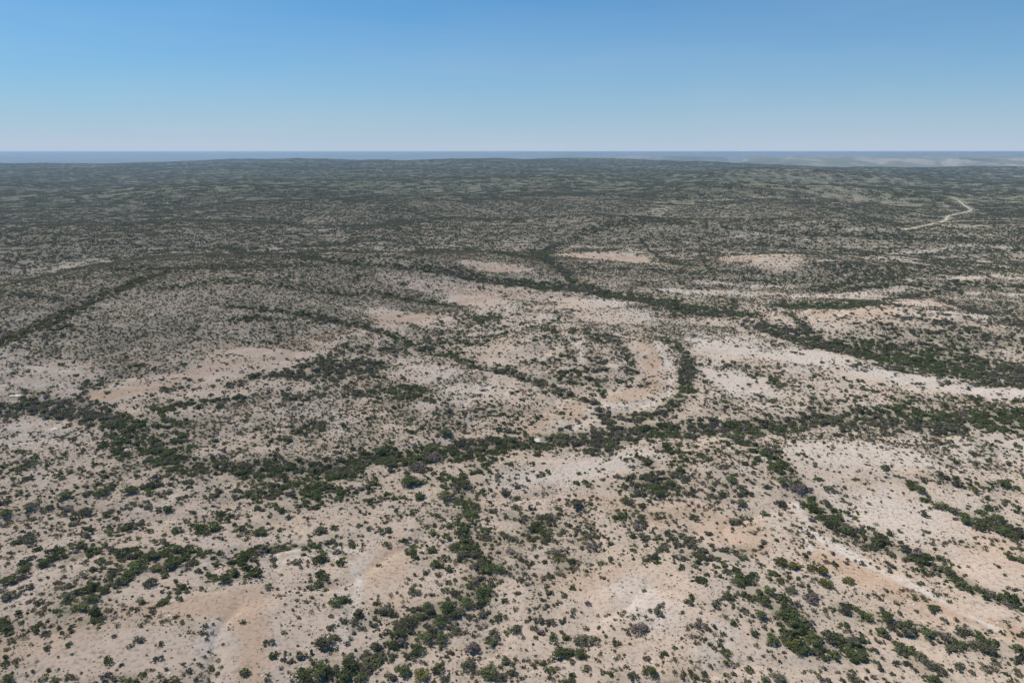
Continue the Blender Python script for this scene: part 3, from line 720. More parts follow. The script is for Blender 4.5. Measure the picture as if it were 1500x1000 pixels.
        (96.3, 169.7, 2.15, 'y', 'rightmost yellow-green tree'),
        (89.3, 182.7, 1.45, 'g', 'green shrub'),
        (77.1, 169.2, 1.75, 'o', 'olive shrub'),
        (81.8, 160.5, 2.79, 'p', 'bare purple-brown tree'),
        (77.3, 163.3, 2.07, 's', 'grey-green tree'),
    ]),
    ('in the big green thicket at lower right', [
        (67.3, 160.2, 1.85, 'g', 'leftmost green shrub'),
        (79.4, 140.2, 1.66, 'g', 'middle green shrub'),
        (82.4, 139.5, 1.49, 'g', 'rightmost green shrub'),
        (67.5, 157.1, 2.19, 'd', 'leftmost dark green tree'),
        (70.9, 151.7, 2.84, 'd', 'middle dark green tree'),
        (69.7, 139.9, 1.99, 'd', 'rightmost dark green tree'),
        (64.3, 151.6, 2.12, 'g', 'leftmost green tree'),
        (64.8, 143.5, 2.20, 'g', 'second from left, green tree'),
        (72.6, 154.8, 2.16, 'g', 'third from left, green tree'),
        (71.8, 149.5, 2.28, 'g', 'second from right, green tree'),
        (74.8, 144.0, 2.38, 'g', 'rightmost green tree'),
        (60.6, 152.9, 1.43, 's', 'left grey-green shrub'),
        (90.0, 142.4, 1.35, 's', 'right grey-green shrub'),
        (57.0, 148.9, 1.57, 'd', 'dark green shrub'),
        (68.4, 142.0, 2.18, 'y', 'yellow-green tree'),
        (80.0, 145.3, 2.40, 's', 'left grey-green tree'),
        (85.4, 144.7, 2.22, 's', 'right grey-green tree'),
    ]),
    ('between the big green thicket and the orange slope', [
        (89.1, 156.0, 2.36, 's', 'leftmost grey-green tree'),
        (117.5, 145.1, 2.24, 's', 'middle grey-green tree'),
        (119.7, 144.0, 2.05, 's', 'rightmost grey-green tree'),
        (94.2, 155.1, 1.99, 'g', 'leftmost green tree'),
        (99.0, 154.9, 2.35, 'g', 'second from left, green tree'),
        (107.1, 149.8, 2.47, 'g', 'second from right, green tree'),
        (113.0, 146.2, 2.08, 'g', 'rightmost green tree'),
        (100.4, 158.9, 1.29, 's', 'left grey-green shrub'),
        (119.6, 151.0, 1.42, 's', 'right grey-green shrub'),
        (111.8, 148.7, 1.58, 'p', 'bare purple-brown shrub'),
        (122.2, 147.0, 1.74, 'g', 'green shrub'),
    ]),
    ('in the lower right corner', [
        (96.0, 138.6, 1.49, 's', 'grey-green shrub'),
        (61.4, 130.9, 2.05, 's', 'leftmost grey-green tree'),
        (79.7, 132.6, 1.75, 's', 'second from left, grey-green tree'),
        (100.3, 141.1, 2.02, 's', 'third from left, grey-green tree'),
        (101.2, 138.9, 2.16, 's', 'second from right, grey-green tree'),
        (102.8, 136.9, 1.80, 's', 'rightmost grey-green tree'),
        (99.5, 133.2, 2.09, 'g', 'green tree'),
        (55.5, 133.6, 1.44, 'g', 'leftmost green shrub'),
        (58.1, 130.4, 1.57, 'g', 'middle green shrub'),
        (119.5, 133.4, 1.45, 'g', 'rightmost green shrub'),
    ]),
    ('beside the white rock in the long creek thicket', [
        (-0.9, 274.3, 3.86, 'd', 'left dark green tree'),
        (21.9, 278.2, 4.81, 'd', 'right dark green tree'),
        (-13.3, 273.2, 2.37, 'd', 'leftmost dark green shrub'),
        (-5.2, 285.6, 2.77, 'd', 'second from left, dark green shrub'),
        (8.0, 274.7, 2.08, 'd', 'third from left, dark green shrub'),
        (15.9, 278.7, 2.71, 'd', 'second from right, dark green shrub'),
        (46.4, 329.2, 3.14, 'd', 'rightmost dark green shrub'),
        (22.8, 305.3, 2.61, 'g', 'green shrub'),
        (31.1, 295.6, 1.90, 'p', 'bare purple-brown bush'),
        (10.5, 239.3, 1.58, 'g', 'green bush'),
        (6.0, 235.8, 1.30, 's', 'grey-green bush'),
        (53.7, 281.7, 2.43, 'p', 'bare purple-brown shrub'),
    ]),
]
OUTCROPS = [('pale limestone boulders in the gap of the big dark thicket', -12.0, 162.1, 1.13), ('white rock by the dark trees in the long creek thicket', 12.0, 277.5, 2.4), ('white rock ledge in the scrub at the left edge', -249.6, 322.8, 3.09), ('thin white rock shelf above the left gully', -205.8, 284.5, 2.45), ('white rocks on the bank of the left creek', -161.7, 264.1, 1.43)]

def band_distance(x, y, pts, reach=2.5):
    """distance to a polyline divided by its local half-width; 99 where far away"""
    q = np.full(x.shape, 99.0)
    P = np.array(pts)
    m = P[:, 2].max() * reach
    near = np.where((x > P[:, 0].min() - m) & (x < P[:, 0].max() + m) & (y > P[:, 1].min() - m) & (y < P[:, 1].max() + m))[0]
    if len(near) == 0:
        return q
    xs, ys = x[near], y[near]
    best = np.full(xs.shape, 99.0)
    for a, b in zip(P[:-1], P[1:]):
        dx, dy = b[0] - a[0], b[1] - a[1]
        L = dx * dx + dy * dy + 1e-9
        t = np.clip(((xs - a[0]) * dx + (ys - a[1]) * dy) / L, 0, 1)
        d = np.hypot(xs - a[0] - t * dx, ys - a[1] - t * dy) / (a[2] + t * (b[2] - a[2]))
        best = np.minimum(best, d)
    q[near] = best
    return q

def carve(x, y):
    c = np.zeros(x.shape)
    for kind, s, pts in BANDS:
        if s >= 0.8 or len(pts) > 12:
            c = np.maximum(c, s * np.exp(-band_distance(x, y, pts) ** 2))
    return c

def height(x, y):
    x = np.asarray(x, float); y = np.asarray(y, float)
    return base_height(x, y) - 1.0 * carve(x, y) + (fbm(x / 7, y / 7, 70, 2) - 0.5) * 0.5 - 1.3 * (1 - np.abs(2 * fbm(x / 48, y / 48, 72, 3) - 1)) ** 10

def strata(x, y, z):
    """0..1 position inside the repeating limestone beds at height z"""
    h = z / 2.4 + 0.9 * fbm(x / 160, y / 160, 80, 3)
    return h - np.floor(h)

def cover(x, y, z):
    """taller scrub (0..1), factor on low bushes, olive share"""
    r = np.hypot(x, y)
    wob = 1.0 + 0.9 * (fbm(x / 9, y / 9, 90, 3) - 0.5) + 0.5 * (vnoise(x / 30, y / 30, 95) - 0.5)
    tall = np.zeros(x.shape); olive = np.zeros(x.shape)
    for kind, s, pts in BANDS:
        q = band_distance(x, y, pts) * wob
        f = s * (1 - sstep(0.55, 1.5, q))
        f2 = 0.3 * s * np.exp(-(q / 2.2) ** 2)
        if kind in 'oy':
            olive = np.maximum(olive, f)
        tall = np.maximum(tall, np.maximum(f, f2))
    low = np.ones(x.shape)
    for a, b, cx, cy, rx, ry in PATCHES:
        q = ((x - cx) / rx) ** 2 + ((y - cy) / ry) ** 2
        g = np.exp(-np.minimum(q, 40) * 0.9)
        tall = np.maximum(tall, 1.35 * a * g * np.clip(2.6 * (fbm(x / 14, y / 14, 97, 3) - 0.28), 0, 1.3))
        low = low + (b - 1) * g
    op = np.zeros(x.shape)
    for b, cx, cy, rx, ry in OPEN:
        q = ((x - cx) / rx) ** 2 + ((y - cy) / ry) ** 2
        op = np.maximum(op, (1 - 0.6 * b) * (1 - sstep(0.5, 1.5, q * wob)))
    # hill crowns carry a dense low brush
    hill = np.zeros(x.shape)
    for i, (cx, cy, ax, ay, h, rot) in enumerate(HILLS):
        if h >= 12:
            c, s = np.cos(np.radians(rot)), np.sin(np.radians(rot))
            dx, dy = x - cx, y - cy
            q = ((dx * c + dy * s) / ax) ** 2 + ((-dx * s + dy * c) / ay) ** 2
            hill = np.maximum(hill, 1 - sstep(0.55, 1.15, q * (0.7 + 0.3 * wob)))
    for a, cx, cy, rx, ry in BRUSH:
        q = ((x - cx) / rx) ** 2 + ((y - cy) / ry) ** 2
        hill = np.maximum(hill, a * (1 - sstep(0.6, 1.25, q * (0.75 + 0.25 * wob))))
    farness = sstep(420, 1000, r)
    leftness = 1 - sstep(-150, 350, x - 0.10 * y)
    st = strata(x, y, z)
    ledge = (1 - sstep(0.10, 0.24, np.abs(st - 0.5))) * sstep(0.35, 0.55, fbm(x / 120, y / 60, 99, 3))
    tall = np.maximum(tall, ledge * (0.25 + 0.35 * farness) * (0.35 + 0.65 * farness))
    tall = np.maximum(tall, 0.30 * farness * sstep(0.52, 0.75, fbm(x / 170, y / 170, 101, 4)))
    for kind, s, pts in SOIL:
        if kind == 'w' and s < 0.7:
            q = band_distance(x, y, pts, 4)
            tall = np.maximum(tall, 0.55 * np.clip(1.4 - np.abs(q - 2.0), 0, 1) * sstep(0.34, 0.56, fbm(x / 7, y / 7, 111, 2)))
    gap = 0.85 + 0.45 * sstep(0.30, 0.58, fbm(x / 6.5, y / 6.5, 112, 3))
    gap = gap + (1 - gap) * sstep(300, 480, r)
    tall = tall * gap
    patch = fbm(x / 45, y / 45, 103, 4)
    low = low * (0.25 + 1.45 * sstep(0.36, 0.62, fbm(x / 8, y / 8, 109, 3))) ** (1 - 0.8 * farness)
    low = low * (0.35 + 1.5 * sstep(0.3, 0.68, patch))
    low = low * (1 + 1.0 * hill + (0.85 + 0.6 * leftness) * farness)
    low = low * (1 - sstep(250, 600, r) * (0.6 + 0.3 * (1 - leftness)) * (1 - sstep(0.05, 0.16, np.abs(st - 0.78))))
    low = low * (1 - op)
    for kind, s, pts in SOIL:
        if kind == 'w' and s >= 0.7:
            op = np.maximum(op, 0.72 * (1 - sstep(0.6, 1.3, band_distance(x, y, pts) * wob)))
    low = low * (1 - 0.9 * sstep(0.6, 0.9, op))
    tall = tall * (1 - 0.85 * op)
    tall = tall + (1 - op) * (0.05 * sstep(0.4, 0.6, fbm(x / 35, y / 35, 105, 2)) + (0.42 - 0.2 * farness) * sstep(0.57, 0.70, fbm(x / 13, y / 13, 107, 3)) * sstep(0.35, 0.6, fbm(x / 70, y / 70, 108, 2)))
    return tall, low, olive, hill, op

def polyline_pts(pts, step):
    out = []
    for (x0, y0), (x1, y1) in zip(pts[:-1], pts[1:]):
        n = max(1, int(math.hypot(x1 - x0, y1 - y0) / step))
        for k in range(n):
            out.append((x0 + (x1 - x0) * k / n, y0 + (y1 - y0) * k / n))
    out.append(pts[-1])
    return out

def road_distance(x, y):
    d = np.full(x.shape, 1e3)
    for pts, w in ((ROAD, 3.0), (TRACK, 1.5)):
        d = np.minimum(d, band_distance(x, y, [(a, b, w) for a, b in pts], 6))
    return d

# ------------------------------------------------------------------ materials
def new_mat(name):
    m = bpy.data.materials.new(name); m.use_nodes = True
    nt = m.node_tree
    for n in list(nt.nodes):
        nt.nodes.remove(n)
    return m, nt, nt.nodes, nt.links

def mix(nt, fac, a, b, blend='MIX'):
    n = nt.nodes.new('ShaderNodeMix'); n.data_type = 'RGBA'; n.blend_type = blend
    for sock, v in ((n.inputs[0], fac), (n.inputs[6], a), (n.inputs[7], b)):
        if hasattr(v, 'is_linked'):
            nt.links.new(v, sock)
        elif isinstance(v, (int, float)):
            sock.default_value = v
        else:
            sock.default_value = (*v, 1)
    return n.outputs[2]

def noise_node(nt, co, scale, detail=4, rough=0.6):
    n = nt.nodes.new('ShaderNodeTexNoise'); n.inputs['Scale'].default_value = scale
    n.inputs['Detail'].default_value = detail; n.inputs['Roughness'].default_value = rough
    nt.links.new(co, n.inputs['Vector'])
    return n.outputs['Fac']

def ramp(nt, fac, lo, hi):
    n = nt.nodes.new('ShaderNodeMapRange'); n.inputs[1].default_value = lo; n.inputs[2].default_value = hi
    nt.links.new(fac, n.inputs[0])
    return n.outputs[0]

def mul(nt, a, b):
    n = nt.nodes.new('ShaderNodeMath'); n.operation = 'MULTIPLY'
    nt.links.new(a, n.inputs[0])
    if hasattr(b, 'is_linked'):
        nt.links.new(b, n.inputs[1])
    else:
        n.inputs[1].default_value = b
    return n.outputs[0]

def ground_material():
    m, nt, N, L = new_mat('caliche_soil')
    geo = N.new('ShaderNodeNewGeometry'); P = geo.outputs['Position']
    soil = N.new('ShaderNodeAttribute'); soil.attribute_name = 'soil'
    sep = N.new('ShaderNodeSeparateColor'); L.new(soil.outputs['Color'], sep.inputs[0])
    plant = N.new('ShaderNodeAttribute'); plant.attribute_name = 'plant'
    sepp = N.new('ShaderNodeSeparateColor'); L.new(plant.outputs['Color'], sepp.inputs[0])
    n1 = noise_node(nt, P, 0.02, 5); n2 = noise_node(nt, P, 0.11, 6, 0.65); n3 = noise_node(nt, P, 0.9, 6, 0.7); n4 = noise_node(nt, P, 4.0, 3, 0.7)
    c = mix(nt, ramp(nt, n1, 0.38, 0.62), (0.460, 0.368, 0.290), (0.430, 0.360, 0.300))
    c = mix(nt, ramp(nt, n2, 0.40, 0.66), c, (0.455, 0.362, 0.288))
    n5 = noise_node(nt, P, 0.045, 6, 0.7)
    c = mix(nt, mul(nt, ramp(nt, n5, 0.53, 0.66), 0.5), c, (0.375, 0.335, 0.300))
    c = mix(nt, mul(nt, ramp(nt, n5, 0.46, 0.36), 0.6), c, (0.450, 0.345, 0.255))
    c = mix(nt, mul(nt, sep.outputs[1], 0.95), c, (0.410, 0.292, 0.206))
    c = mix(nt, mul(nt, sep.outputs[0], 0.75), c, (0.470, 0.425, 0.385))
    c = mix(nt, sep.outputs[2], c, (0.510, 0.468, 0.418))
    # gravel and bedrock flecks, pale and grey, broken up at a metre and less
    c = mix(nt, mul(nt, ramp(nt, n3, 0.56, 0.72), 0.55), c, (0.50, 0.46, 0.41))
    c = mix(nt, mul(nt, ramp(nt, n3, 0.49, 0.38), 0.8), c, (0.235, 0.195, 0.155))
    c = mix(nt, mul(nt, ramp(nt, n4, 0.53, 0.70), 0.5), c, (0.22, 0.19, 0.16))
    # low herbs, litter and dry grass between the plants
    herb = mix(nt, ramp(nt, n2, 0.35, 0.65), (0.190, 0.165, 0.125), (0.135, 0.135, 0.090))
    c = mix(nt, sepp.outputs[0], c, herb)
    n6 = noise_node(nt, P, 0.0011, 5, 0.6)
    far = mix(nt, n1, (0.118, 0.132, 0.080), (0.160, 0.162, 0.108))
    far = mix(nt, mul(nt, ramp(nt, n6, 0.45, 0.62), 0.5), far, (0.215, 0.195, 0.150))
    far = mix(nt, mul(nt, ramp(nt, n6, 0.50, 0.36), 0.6), far, (0.070, 0.085, 0.052))
    c = mix(nt, sepp.outputs[1], c, far)
    b = N.new('ShaderNodeBsdfDiffuse'); b.inputs['Roughness'].default_value = 0.6
    L.new(c, b.inputs['Color'])
    bump = N.new('ShaderNodeBump'); bump.inputs['Strength'].default_value = 0.35; bump.inputs['Distance'].default_value = 0.35
    L.new(n3, bump.inputs['Height']); L.new(bump.outputs[0], b.inputs['Normal'])
    o = N.new('ShaderNodeOutputMaterial'); L.new(b.outputs[0], o.inputs['Surface'])
    return m

def foliage_material(name, base, alt, trans=0.15):
    m, nt, N, L = new_mat(name)
    tint = N.new('ShaderNodeAttribute'); tint.attribute_name = 'tint'
    sep = N.new('ShaderNodeSeparateColor'); L.new(tint.outputs['Color'], sep.inputs[0])
    oi = N.new('ShaderNodeObjectInfo')
    c = mix(nt, oi.outputs['Random'], base, alt)
    c = mix(nt, mul(nt, sep.outputs[0], 0.6), c, tuple(v * 1.75 for v in base))
    c = mix(nt, mul(nt, sep.outputs[1], 0.8), c, (0.115, 0.092, 0.075))
    fr = N.new('ShaderNodeMath'); fr.operation = 'FRACT'; L.new(mul(nt, oi.outputs['Random'], 7.31), fr.inputs[0])
    va = N.new('ShaderNodeMapRange'); va.inputs[3].default_value = 0.72; va.inputs[4].default_value = 1.28; L.new(fr.outputs[0], va.inputs[0])
    hv = N.new('ShaderNodeHueSaturation'); L.new(c, hv.inputs['Color']); L.new(va.outputs[0], hv.inputs['Value']); c = hv.outputs[0]
    d = N.new('ShaderNodeBsdfDiffuse'); L.new(c, d.inputs['Color'])
    t = N.new('ShaderNodeBsdfTranslucent'); L.new(c, t.inputs['Color'])
    mx = N.new('ShaderNodeMixShader'); mx.inputs[0].default_value = trans
    L.new(d.outputs[0], mx.inputs[1]); L.new(t.outputs[0], mx.inputs[2])
    o = N.new('ShaderNodeOutputMaterial'); L.new(mx.outputs[0], o.inputs['Surface'])
    return m

def plain_material(name, a, b, scale):
    m, nt, N, L = new_mat(name)
    tc = N.new('ShaderNodeTexCoord')
    n = noise_node(nt, tc.outputs['Object'], scale, 5)
    d = N.new('ShaderNodeBsdfDiffuse'); L.new(mix(nt, ramp(nt, n, 0.35, 0.65), a, b), d.inputs['Color'])
    o = N.new('ShaderNodeOutputMaterial'); L.new(d.outputs[0], o.inputs['Surface'])
    return m

LOOKS = {
    'd': foliage_material('dark_green_leaves', (0.078, 0.102, 0.045), (0.096, 0.112, 0.052), 0.42),
    'g': foliage_material('green_leaves', (0.096, 0.120, 0.050), (0.112, 0.120, 0.060), 0.42),
    'o': foliage_material('olive_leaves', (0.112, 0.114, 0.046), (0.120, 0.110, 0.056), 0.3),
    's': foliage_material('grey_green_leaves', (0.116, 0.120, 0.078), (0.120, 0.120, 0.088), 0.45),
    'y': foliage_material('yellow_green_leaves', (0.120, 0.115, 0.036), (0.105, 0.112, 0.042), 0.3),
    'p': foliage_material('bare_twigs', (0.125, 0.105, 0.098), (0.150, 0.130, 0.122), 0.2),
    'f': foliage_material('hazy_scrub_leaves', (0.108, 0.120, 0.056), (0.120, 0.120, 0.066), 0.45),
    'b': foliage_material('creosote_leaves', (0.116, 0.108, 0.060), (0.120, 0.106, 0.070), 0.45),
}
BARK = plain_material('grey_bark', (0.10, 0.085, 0.07), (0.16, 0.14, 0.12), 3.0)
ROCK = plain_material('limestone', (0.42, 0.40, 0.36), (0.56, 0.53, 0.48), 1.5)
ROAD_DIRT = plain_material('road_caliche', (0.36, 0.31, 0.24), (0.46, 0.40, 0.31), 0.15)

# ------------------------------------------------------------------ mesh helpers
def make_mesh(name, verts, faces, mats, tints=None, smooth=False, mat_index=None):
    me = bpy.data.meshes.new(name)
    me.from_pydata([tuple(v) for v in verts], [], [tuple(f) for f in faces])
    for m in mats:
        me.materials.append(m)
    if tints is not None:
        a = me.attributes.new('tint', 'FLOAT_COLOR', 'POINT')
        a.data.foreach_set('color', np.asarray(tints, np.float32).ravel())
    if mat_index is not None:
        me.polygons.foreach_set('material_index', np.asarray(mat_index, np.int32))
    if smooth:
        me.polygons.foreach_set('use_smooth', np.ones(len(me.polygons), bool))
    me.update()
    return me

def big_mesh(name, V, F, mat):
    me = bpy.data.meshes.new(name)
    me.vertices.add(len(V)); me.vertices.foreach_set('co', V.astype(np.float32).ravel())
    me.loops.add(F.size); me.loops.foreach_set('vertex_index', F.astype(np.int32).ravel())
    me.polygons.add(len(F))
    me.polygons.foreach_set('loop_start', np.arange(0, F.size, F.shape[1], dtype=np.int32))
    me.polygons.foreach_set('use_smooth', np.ones(len(F), bool))
    me.update(calc_edges=True)
    me.materials.append(mat)
    return me

def leaf_cloud(rng, lobes, n, size, flat=0.35):
    """n small leaf clumps spread over and inside the lobes (cx, cy, cz, r, rz); returns verts, faces, tints"""
    V = []; F = []; T = []
    w = np.array([l[3] ** 2 for l in lobes]); w = w / w.sum()
    pick = rng.choice(len(lobes), n, p=w)
    ltint = rng.rand(len(lobes)) ** 1.5
    for k in range(n):
        cx, cy, cz, r, rz = lobes[pick[k]]
        d = rng.normal(size=3); d /= np.linalg.norm(d) + 1e-9
        if d[2] < -0.25:
            d[2] = -d[2] * 0.6
        rad = 0.55 + 0.50 * rng.rand() ** 0.7 + (0.28 * rng.rand() if rng.rand() < 0.25 else 0.0)
        p = np.array([cx + d[0] * r * rad, cy + d[1] * r * rad, max(0.03, cz + d[2] * rz * rad)])
        nrm = d + rng.normal(size=3) * 0.55 + np.array([0, 0, flat]); nrm /= np.linalg.norm(nrm)
        t = np.cross(nrm, rng.normal(size=3)); t /= np.linalg.norm(t) + 1e-9
        b = np.cross(nrm, t)
        s = size * (0.55 + 0.9 * rng.rand())
        i = len(V)
        for a, c, e in ((-1, -.7, -.12), (.75, -.9, .05), (1, .6, -.15), (-.6, 1, .1)):
            V.append(p + (t * a * (0.8 + .4 * rng.rand()) + b * c * (0.8 + .4 * rng.rand()) + nrm * e) * s)
        F.append((i, i + 1, i + 2, i + 3))
        tv = (0.55 * ltint[pick[k]] + 0.45 * rng.rand(), 1.0 if rng.rand() < 0.06 else 0.0, 0, 1)
        T += [tv] * 4
    return V, F, T

def limb(p0, p1, r0, r1, sides=5, bend=0.08, rng=None, cuts=3):
    p0 = np.array(p0, float); p1 = np.array(p1, float)
    V = []; F = []
    ax = p1 - p0; L = np.linalg.norm(ax); ax = ax / L
    s = np.cross(ax, (0.3, 0.9, 0.2)); s /= np.linalg.norm(s); t = np.cross(ax, s)
    off = rng.normal(size=3) * bend * L if rng is not None else np.zeros(3)
    for k in range(cuts + 1):
        f = k / cuts
        c = p0 + (p1 - p0) * f + off * math.sin(f * math.pi)
        r = r0 + (r1 - r0) * f
        for j in range(sides):
            a = 2 * math.pi * j / sides
            V.append(c + (s * math.cos(a) + t * math.sin(a)) * r)
    for k in range(cuts):
        for j in range(sides):
            a = k * sides + j; b = k * sides + (j + 1) % sides
            F.append((a, b, b + sides, a + sides))
    F.append(tuple(range(cuts * sides, (cuts + 1) * sides)))
    return V, F

def crown_lobes(rng, n, spread, top):
    lobes = []
    for k in range(n):
        a = rng.rand() * 6.283; q = spread * math.sqrt(rng.rand())
        r = (0.20 + 0.30 * rng.rand()) * (1.15 - 0.35 * q)
        lobes.append((q * math.cos(a), q * math.sin(a), top * (0.30 + 0.38 * rng.rand()) * (1 - 0.35 * q), r, r * 0.78))
    return lobes

# unit crowns (radius about 1, height about 1.2) with the trunk and limbs that carry them
CROWNS = []; TRUNKS = []
for k in range(9):
    rng = np.random.RandomState(100 + k)
    big = k < 5
    lobes = crown_lobes(rng, 15 if big else 8, 0.86, 1.15 if big else 0.95)
    CROWNS.append(leaf_cloud(rng, lobes, 720 if big else 380, 0.062 if big else 0.078))
    V = []; F = []
    for j, l in enumerate(lobes[:5 if big else 4]):
        fork = (l[0] * 0.18, l[1] * 0.18, 0.20 + 0.08 * rng.rand())
        root = (rng.normal() * 0.05, rng.normal() * 0.05, -0.12)
        for p0, p1, r0, r1 in ((root, fork, 0.055, 0.04), (fork, (l[0], l[1], l[2]), 0.04, 0.012)):
            v, f = limb(p0, p1, r0, r1, 5, 0.06, rng)
            b = len(V); V += v; F += [tuple(i + b for i in q) for q in f]
    TRUNKS.append((V, F))

_cache = {}
def crown_mesh(k, look):
    if ('c', k, look) not in _cache:
        V, F, T = CROWNS[k]
        _cache['c', k, look] = make_mesh('crown', V, F, [LOOKS[look]], T)
    return _cache['c', k, look]
def trunk_mesh(k):
    if ('t', k) not in _cache:
        V, F = TRUNKS[k]
        _cache['t', k] = make_mesh('trunk', V, F, [BARK], smooth=True)
    return _cache['t', k]

def bush_cloud(rng, n=60, size=0.155):
    lobes = [(rng.normal() * 0.28, rng.normal() * 0.28, 0.32 + 0.2 * rng.rand(), 0.48 + 0.25 * rng.rand(), 0.42 + 0.15 * rng.rand()) for _ in range(3)]
    return leaf_cloud(rng, lobes, n, size, 0.2)

def tile_cloud(rng, width, count, size_lo, size_hi, leaves, leaf, tallness):
    """many small plants spread over one patch of ground, origin at its centre; shapes are real, one mesh"""
    V = []; F = []; T = []
    for _ in range(count):
        a = rng.rand() * 6.283; q = width / 2 * math.sqrt(rng.rand()) * (0.8 + 0.4 * rng.rand())
        cx, cy = q * math.cos(a), q * math.sin(a)
        s = size_lo + (size_hi - size_lo) * rng.rand() ** 1.6
        lobes = [(rng.normal() * .25, rng.normal() * .25, .4 * tallness, .62, .55 * tallness) for _ in range(2)]
        v, f, t = leaf_cloud(rng, lobes, leaves, leaf, 0.25)
        g = rng.rand()
        b = len(V)
        V += [np.array(p) * s + (cx, cy, 0) for p in v]
        F += [tuple(i + b for i in q_) for q_ in f]
        T += [(0.5 * g + 0.5 * c[0], c[1], 0, 1) for c in t]
    return V, F, T

# ------------------------------------------------------------------ ground
def build_ground():
    ang_front = np.arange(-60, 60.01, 0.22)
    ang_back = np.arange(64, 300, 4.0)
    ang = np.radians(np.concatenate([ang_front, ang_back]))
    rad = [3.0, 15.0, 30.0, 45.0, 60.0, 75.0, 90.0, 100.0]
    r = 100.0
    while r < 62000:
        r *= 1.0065 if r < 1500 else (1.010 if r < 9000 else 1.02)
        rad.append(r)
    rad = np.array(rad)
    R, A = np.meshgrid(rad, ang, indexing='ij')
    X = (R * np.sin(A)).ravel(); Y = (R * np.cos(A)).ravel()
    Z = height(X, Y)
    nr, na = R.shape
    V = np.stack([X, Y, Z], 1)
    i, j = np.meshgrid(np.arange(nr - 1), np.arange(na), indexing='ij')
    j2 = (j + 1) % na
    F = np.stack([i * na + j, i * na + j2, (i + 1) * na + j2, (i + 1) * na + j], -1).reshape(-1, 4)[:, ::-1]
    me = big_mesh('ground', V, F, ground_material())
    rr = np.hypot(X, Y)
    wob = 1.0 + 1.1 * (fbm(X / 8, Y / 8, 120, 3) - 0.5)
    soil = np.zeros((len(X), 4), np.float32); soil[:, 3] = 1
    ch = {'p': 0, 't': 1, 'w': 2}
    for kind, s, pts in SOIL:
        q = band_distance(X, Y, pts) * wob
        v = s * (1 - sstep(0.55, 1.5, q))
        if kind == 'w':
            v = v * np.clip(3.4 * fbm(X / 5, Y / 5, 123, 4) - 0.95, 0.42, 0.95)
        soil[:, ch[kind]] = np.maximum(soil[:, ch[kind]], v)
    tall, low, olive, hill, op = cover(X, Y, Z)
    st = strata(X, Y, Z)
    G = Z.reshape(nr, na)
    slope = np.hypot(np.gradient(G, axis=0) / np.gradient(rad)[:, None], np.gradient(G, axis=1) / (rad[:, None] * np.gradient(ang)[None, :])).ravel()
    ledge = (1 - sstep(0.03, 0.11, np.abs(st - 0.72))) * sstep(0.36, 0.56, fbm(X / 70, Y / 40, 125, 3)) * sstep(240, 480, rr) * sstep(0.015, 0.06, slope)
    soil[:, 2] = np.maximum(soil[:, 2], (0.75 - 0.58 * sstep(900, 2200, rr)) * ledge * (1 - sstep(5200, 6500, rr)))
    # bare pale bluffs of the far canyon country, right of the view
    bluff = 0.75 * sstep(0.53, 0.63, fbm(X / 240, Y / 800, 130, 4)) * sstep(5200, 6500, Y) * (1 - sstep(14000, 20000, Y)) * sstep(300, 1800, X - 0.05 * Y)
    soil[:, 2] = np.maximum(soil[:, 2], bluff)
    rd = road_distance(X, Y)
    soil[:, 2] = np.maximum(soil[:, 2], 0.3 * (1 - sstep(0.8, 1.6, rd)))
    pl = np.zeros((len(X), 4), np.float32); pl[:, 3] = 1
    pl[:, 0] = np.clip(0.75 * tall + 0.42 * hill * (1 - op) * (0.25 + 0.75 * sstep(340, 450, rr)) + 0.10 * (low - 0.6) + 0.22 * sstep(450, 900, rr) * (1 - op), 0, 0.75) * (1 - 0.6 * soil[:, 2])
    pl[:, 1] = np.clip(0.34 * sstep(550, 1500, rr) + sstep(1300, 2600, rr) * 0.58, 0, 1) * (1 - 0.85 * np.maximum(bluff, 0.35 * ledge * (rr < 2500)))
    for nm, arr in (('soil', soil), ('plant', pl)):
        at = me.attributes.new(nm, 'FLOAT_COLOR', 'POINT')
        at.data.foreach_set('color', arr.ravel())
    o = bpy.data.objects.new('ground', me); COL.objects.link(o)
    o['kind'] = 'structure'
    return o
build_ground()

def strip(name, pts, half, mat, lift=0.05):
    P = polyline_pts(pts, 6.0)
    V = []; F = []
    ln = np.array(P)
    for k in range(2):
        ln[1:-1] = (ln[:-2] + 2 * ln[1:-1] + ln[2:]) / 4
    for k, (x, y) in enumerate(ln):
        a = ln[max(0, k - 1)]; b = ln[min(len(ln) - 1, k + 1)]
        t = (b - a) / (np.hypot(*(b - a)) + 1e-9); n = np.array([-t[1], t[0]])
        w = half * (0.85 + 0.3 * vnoise(np.array([k * .7]), np.array([2.0]), 140)[0])
        for s in (-1, -.33, .33, 1):
            V.append((x + n[0] * s * w, y + n[1] * s * w, 0))
    V = np.array(V); V[:, 2] = height(V[:, 0], V[:, 1]) + lift
    c = V.reshape(-1, 4, 3); c[:, :, 2] = np.maximum(c[:, :, 2], c[:, :, 2].mean(1, keepdims=True)) + 0.25
    V = c.reshape(-1, 3)
    for k in range(len(ln) - 1):
        for s in range(3):
            F.append((4 * k + s, 4 * k + s + 1, 4 * k + 5 + s, 4 * k + 4 + s))
    me = make_mesh(name, V, F, [mat], smooth=True)
    o = bpy.data.objects.new(name, me); COL.objects.link(o); o['kind'] = 'structure'
    return o
strip('dirt_road', ROAD, 1.6, ROAD_DIRT)

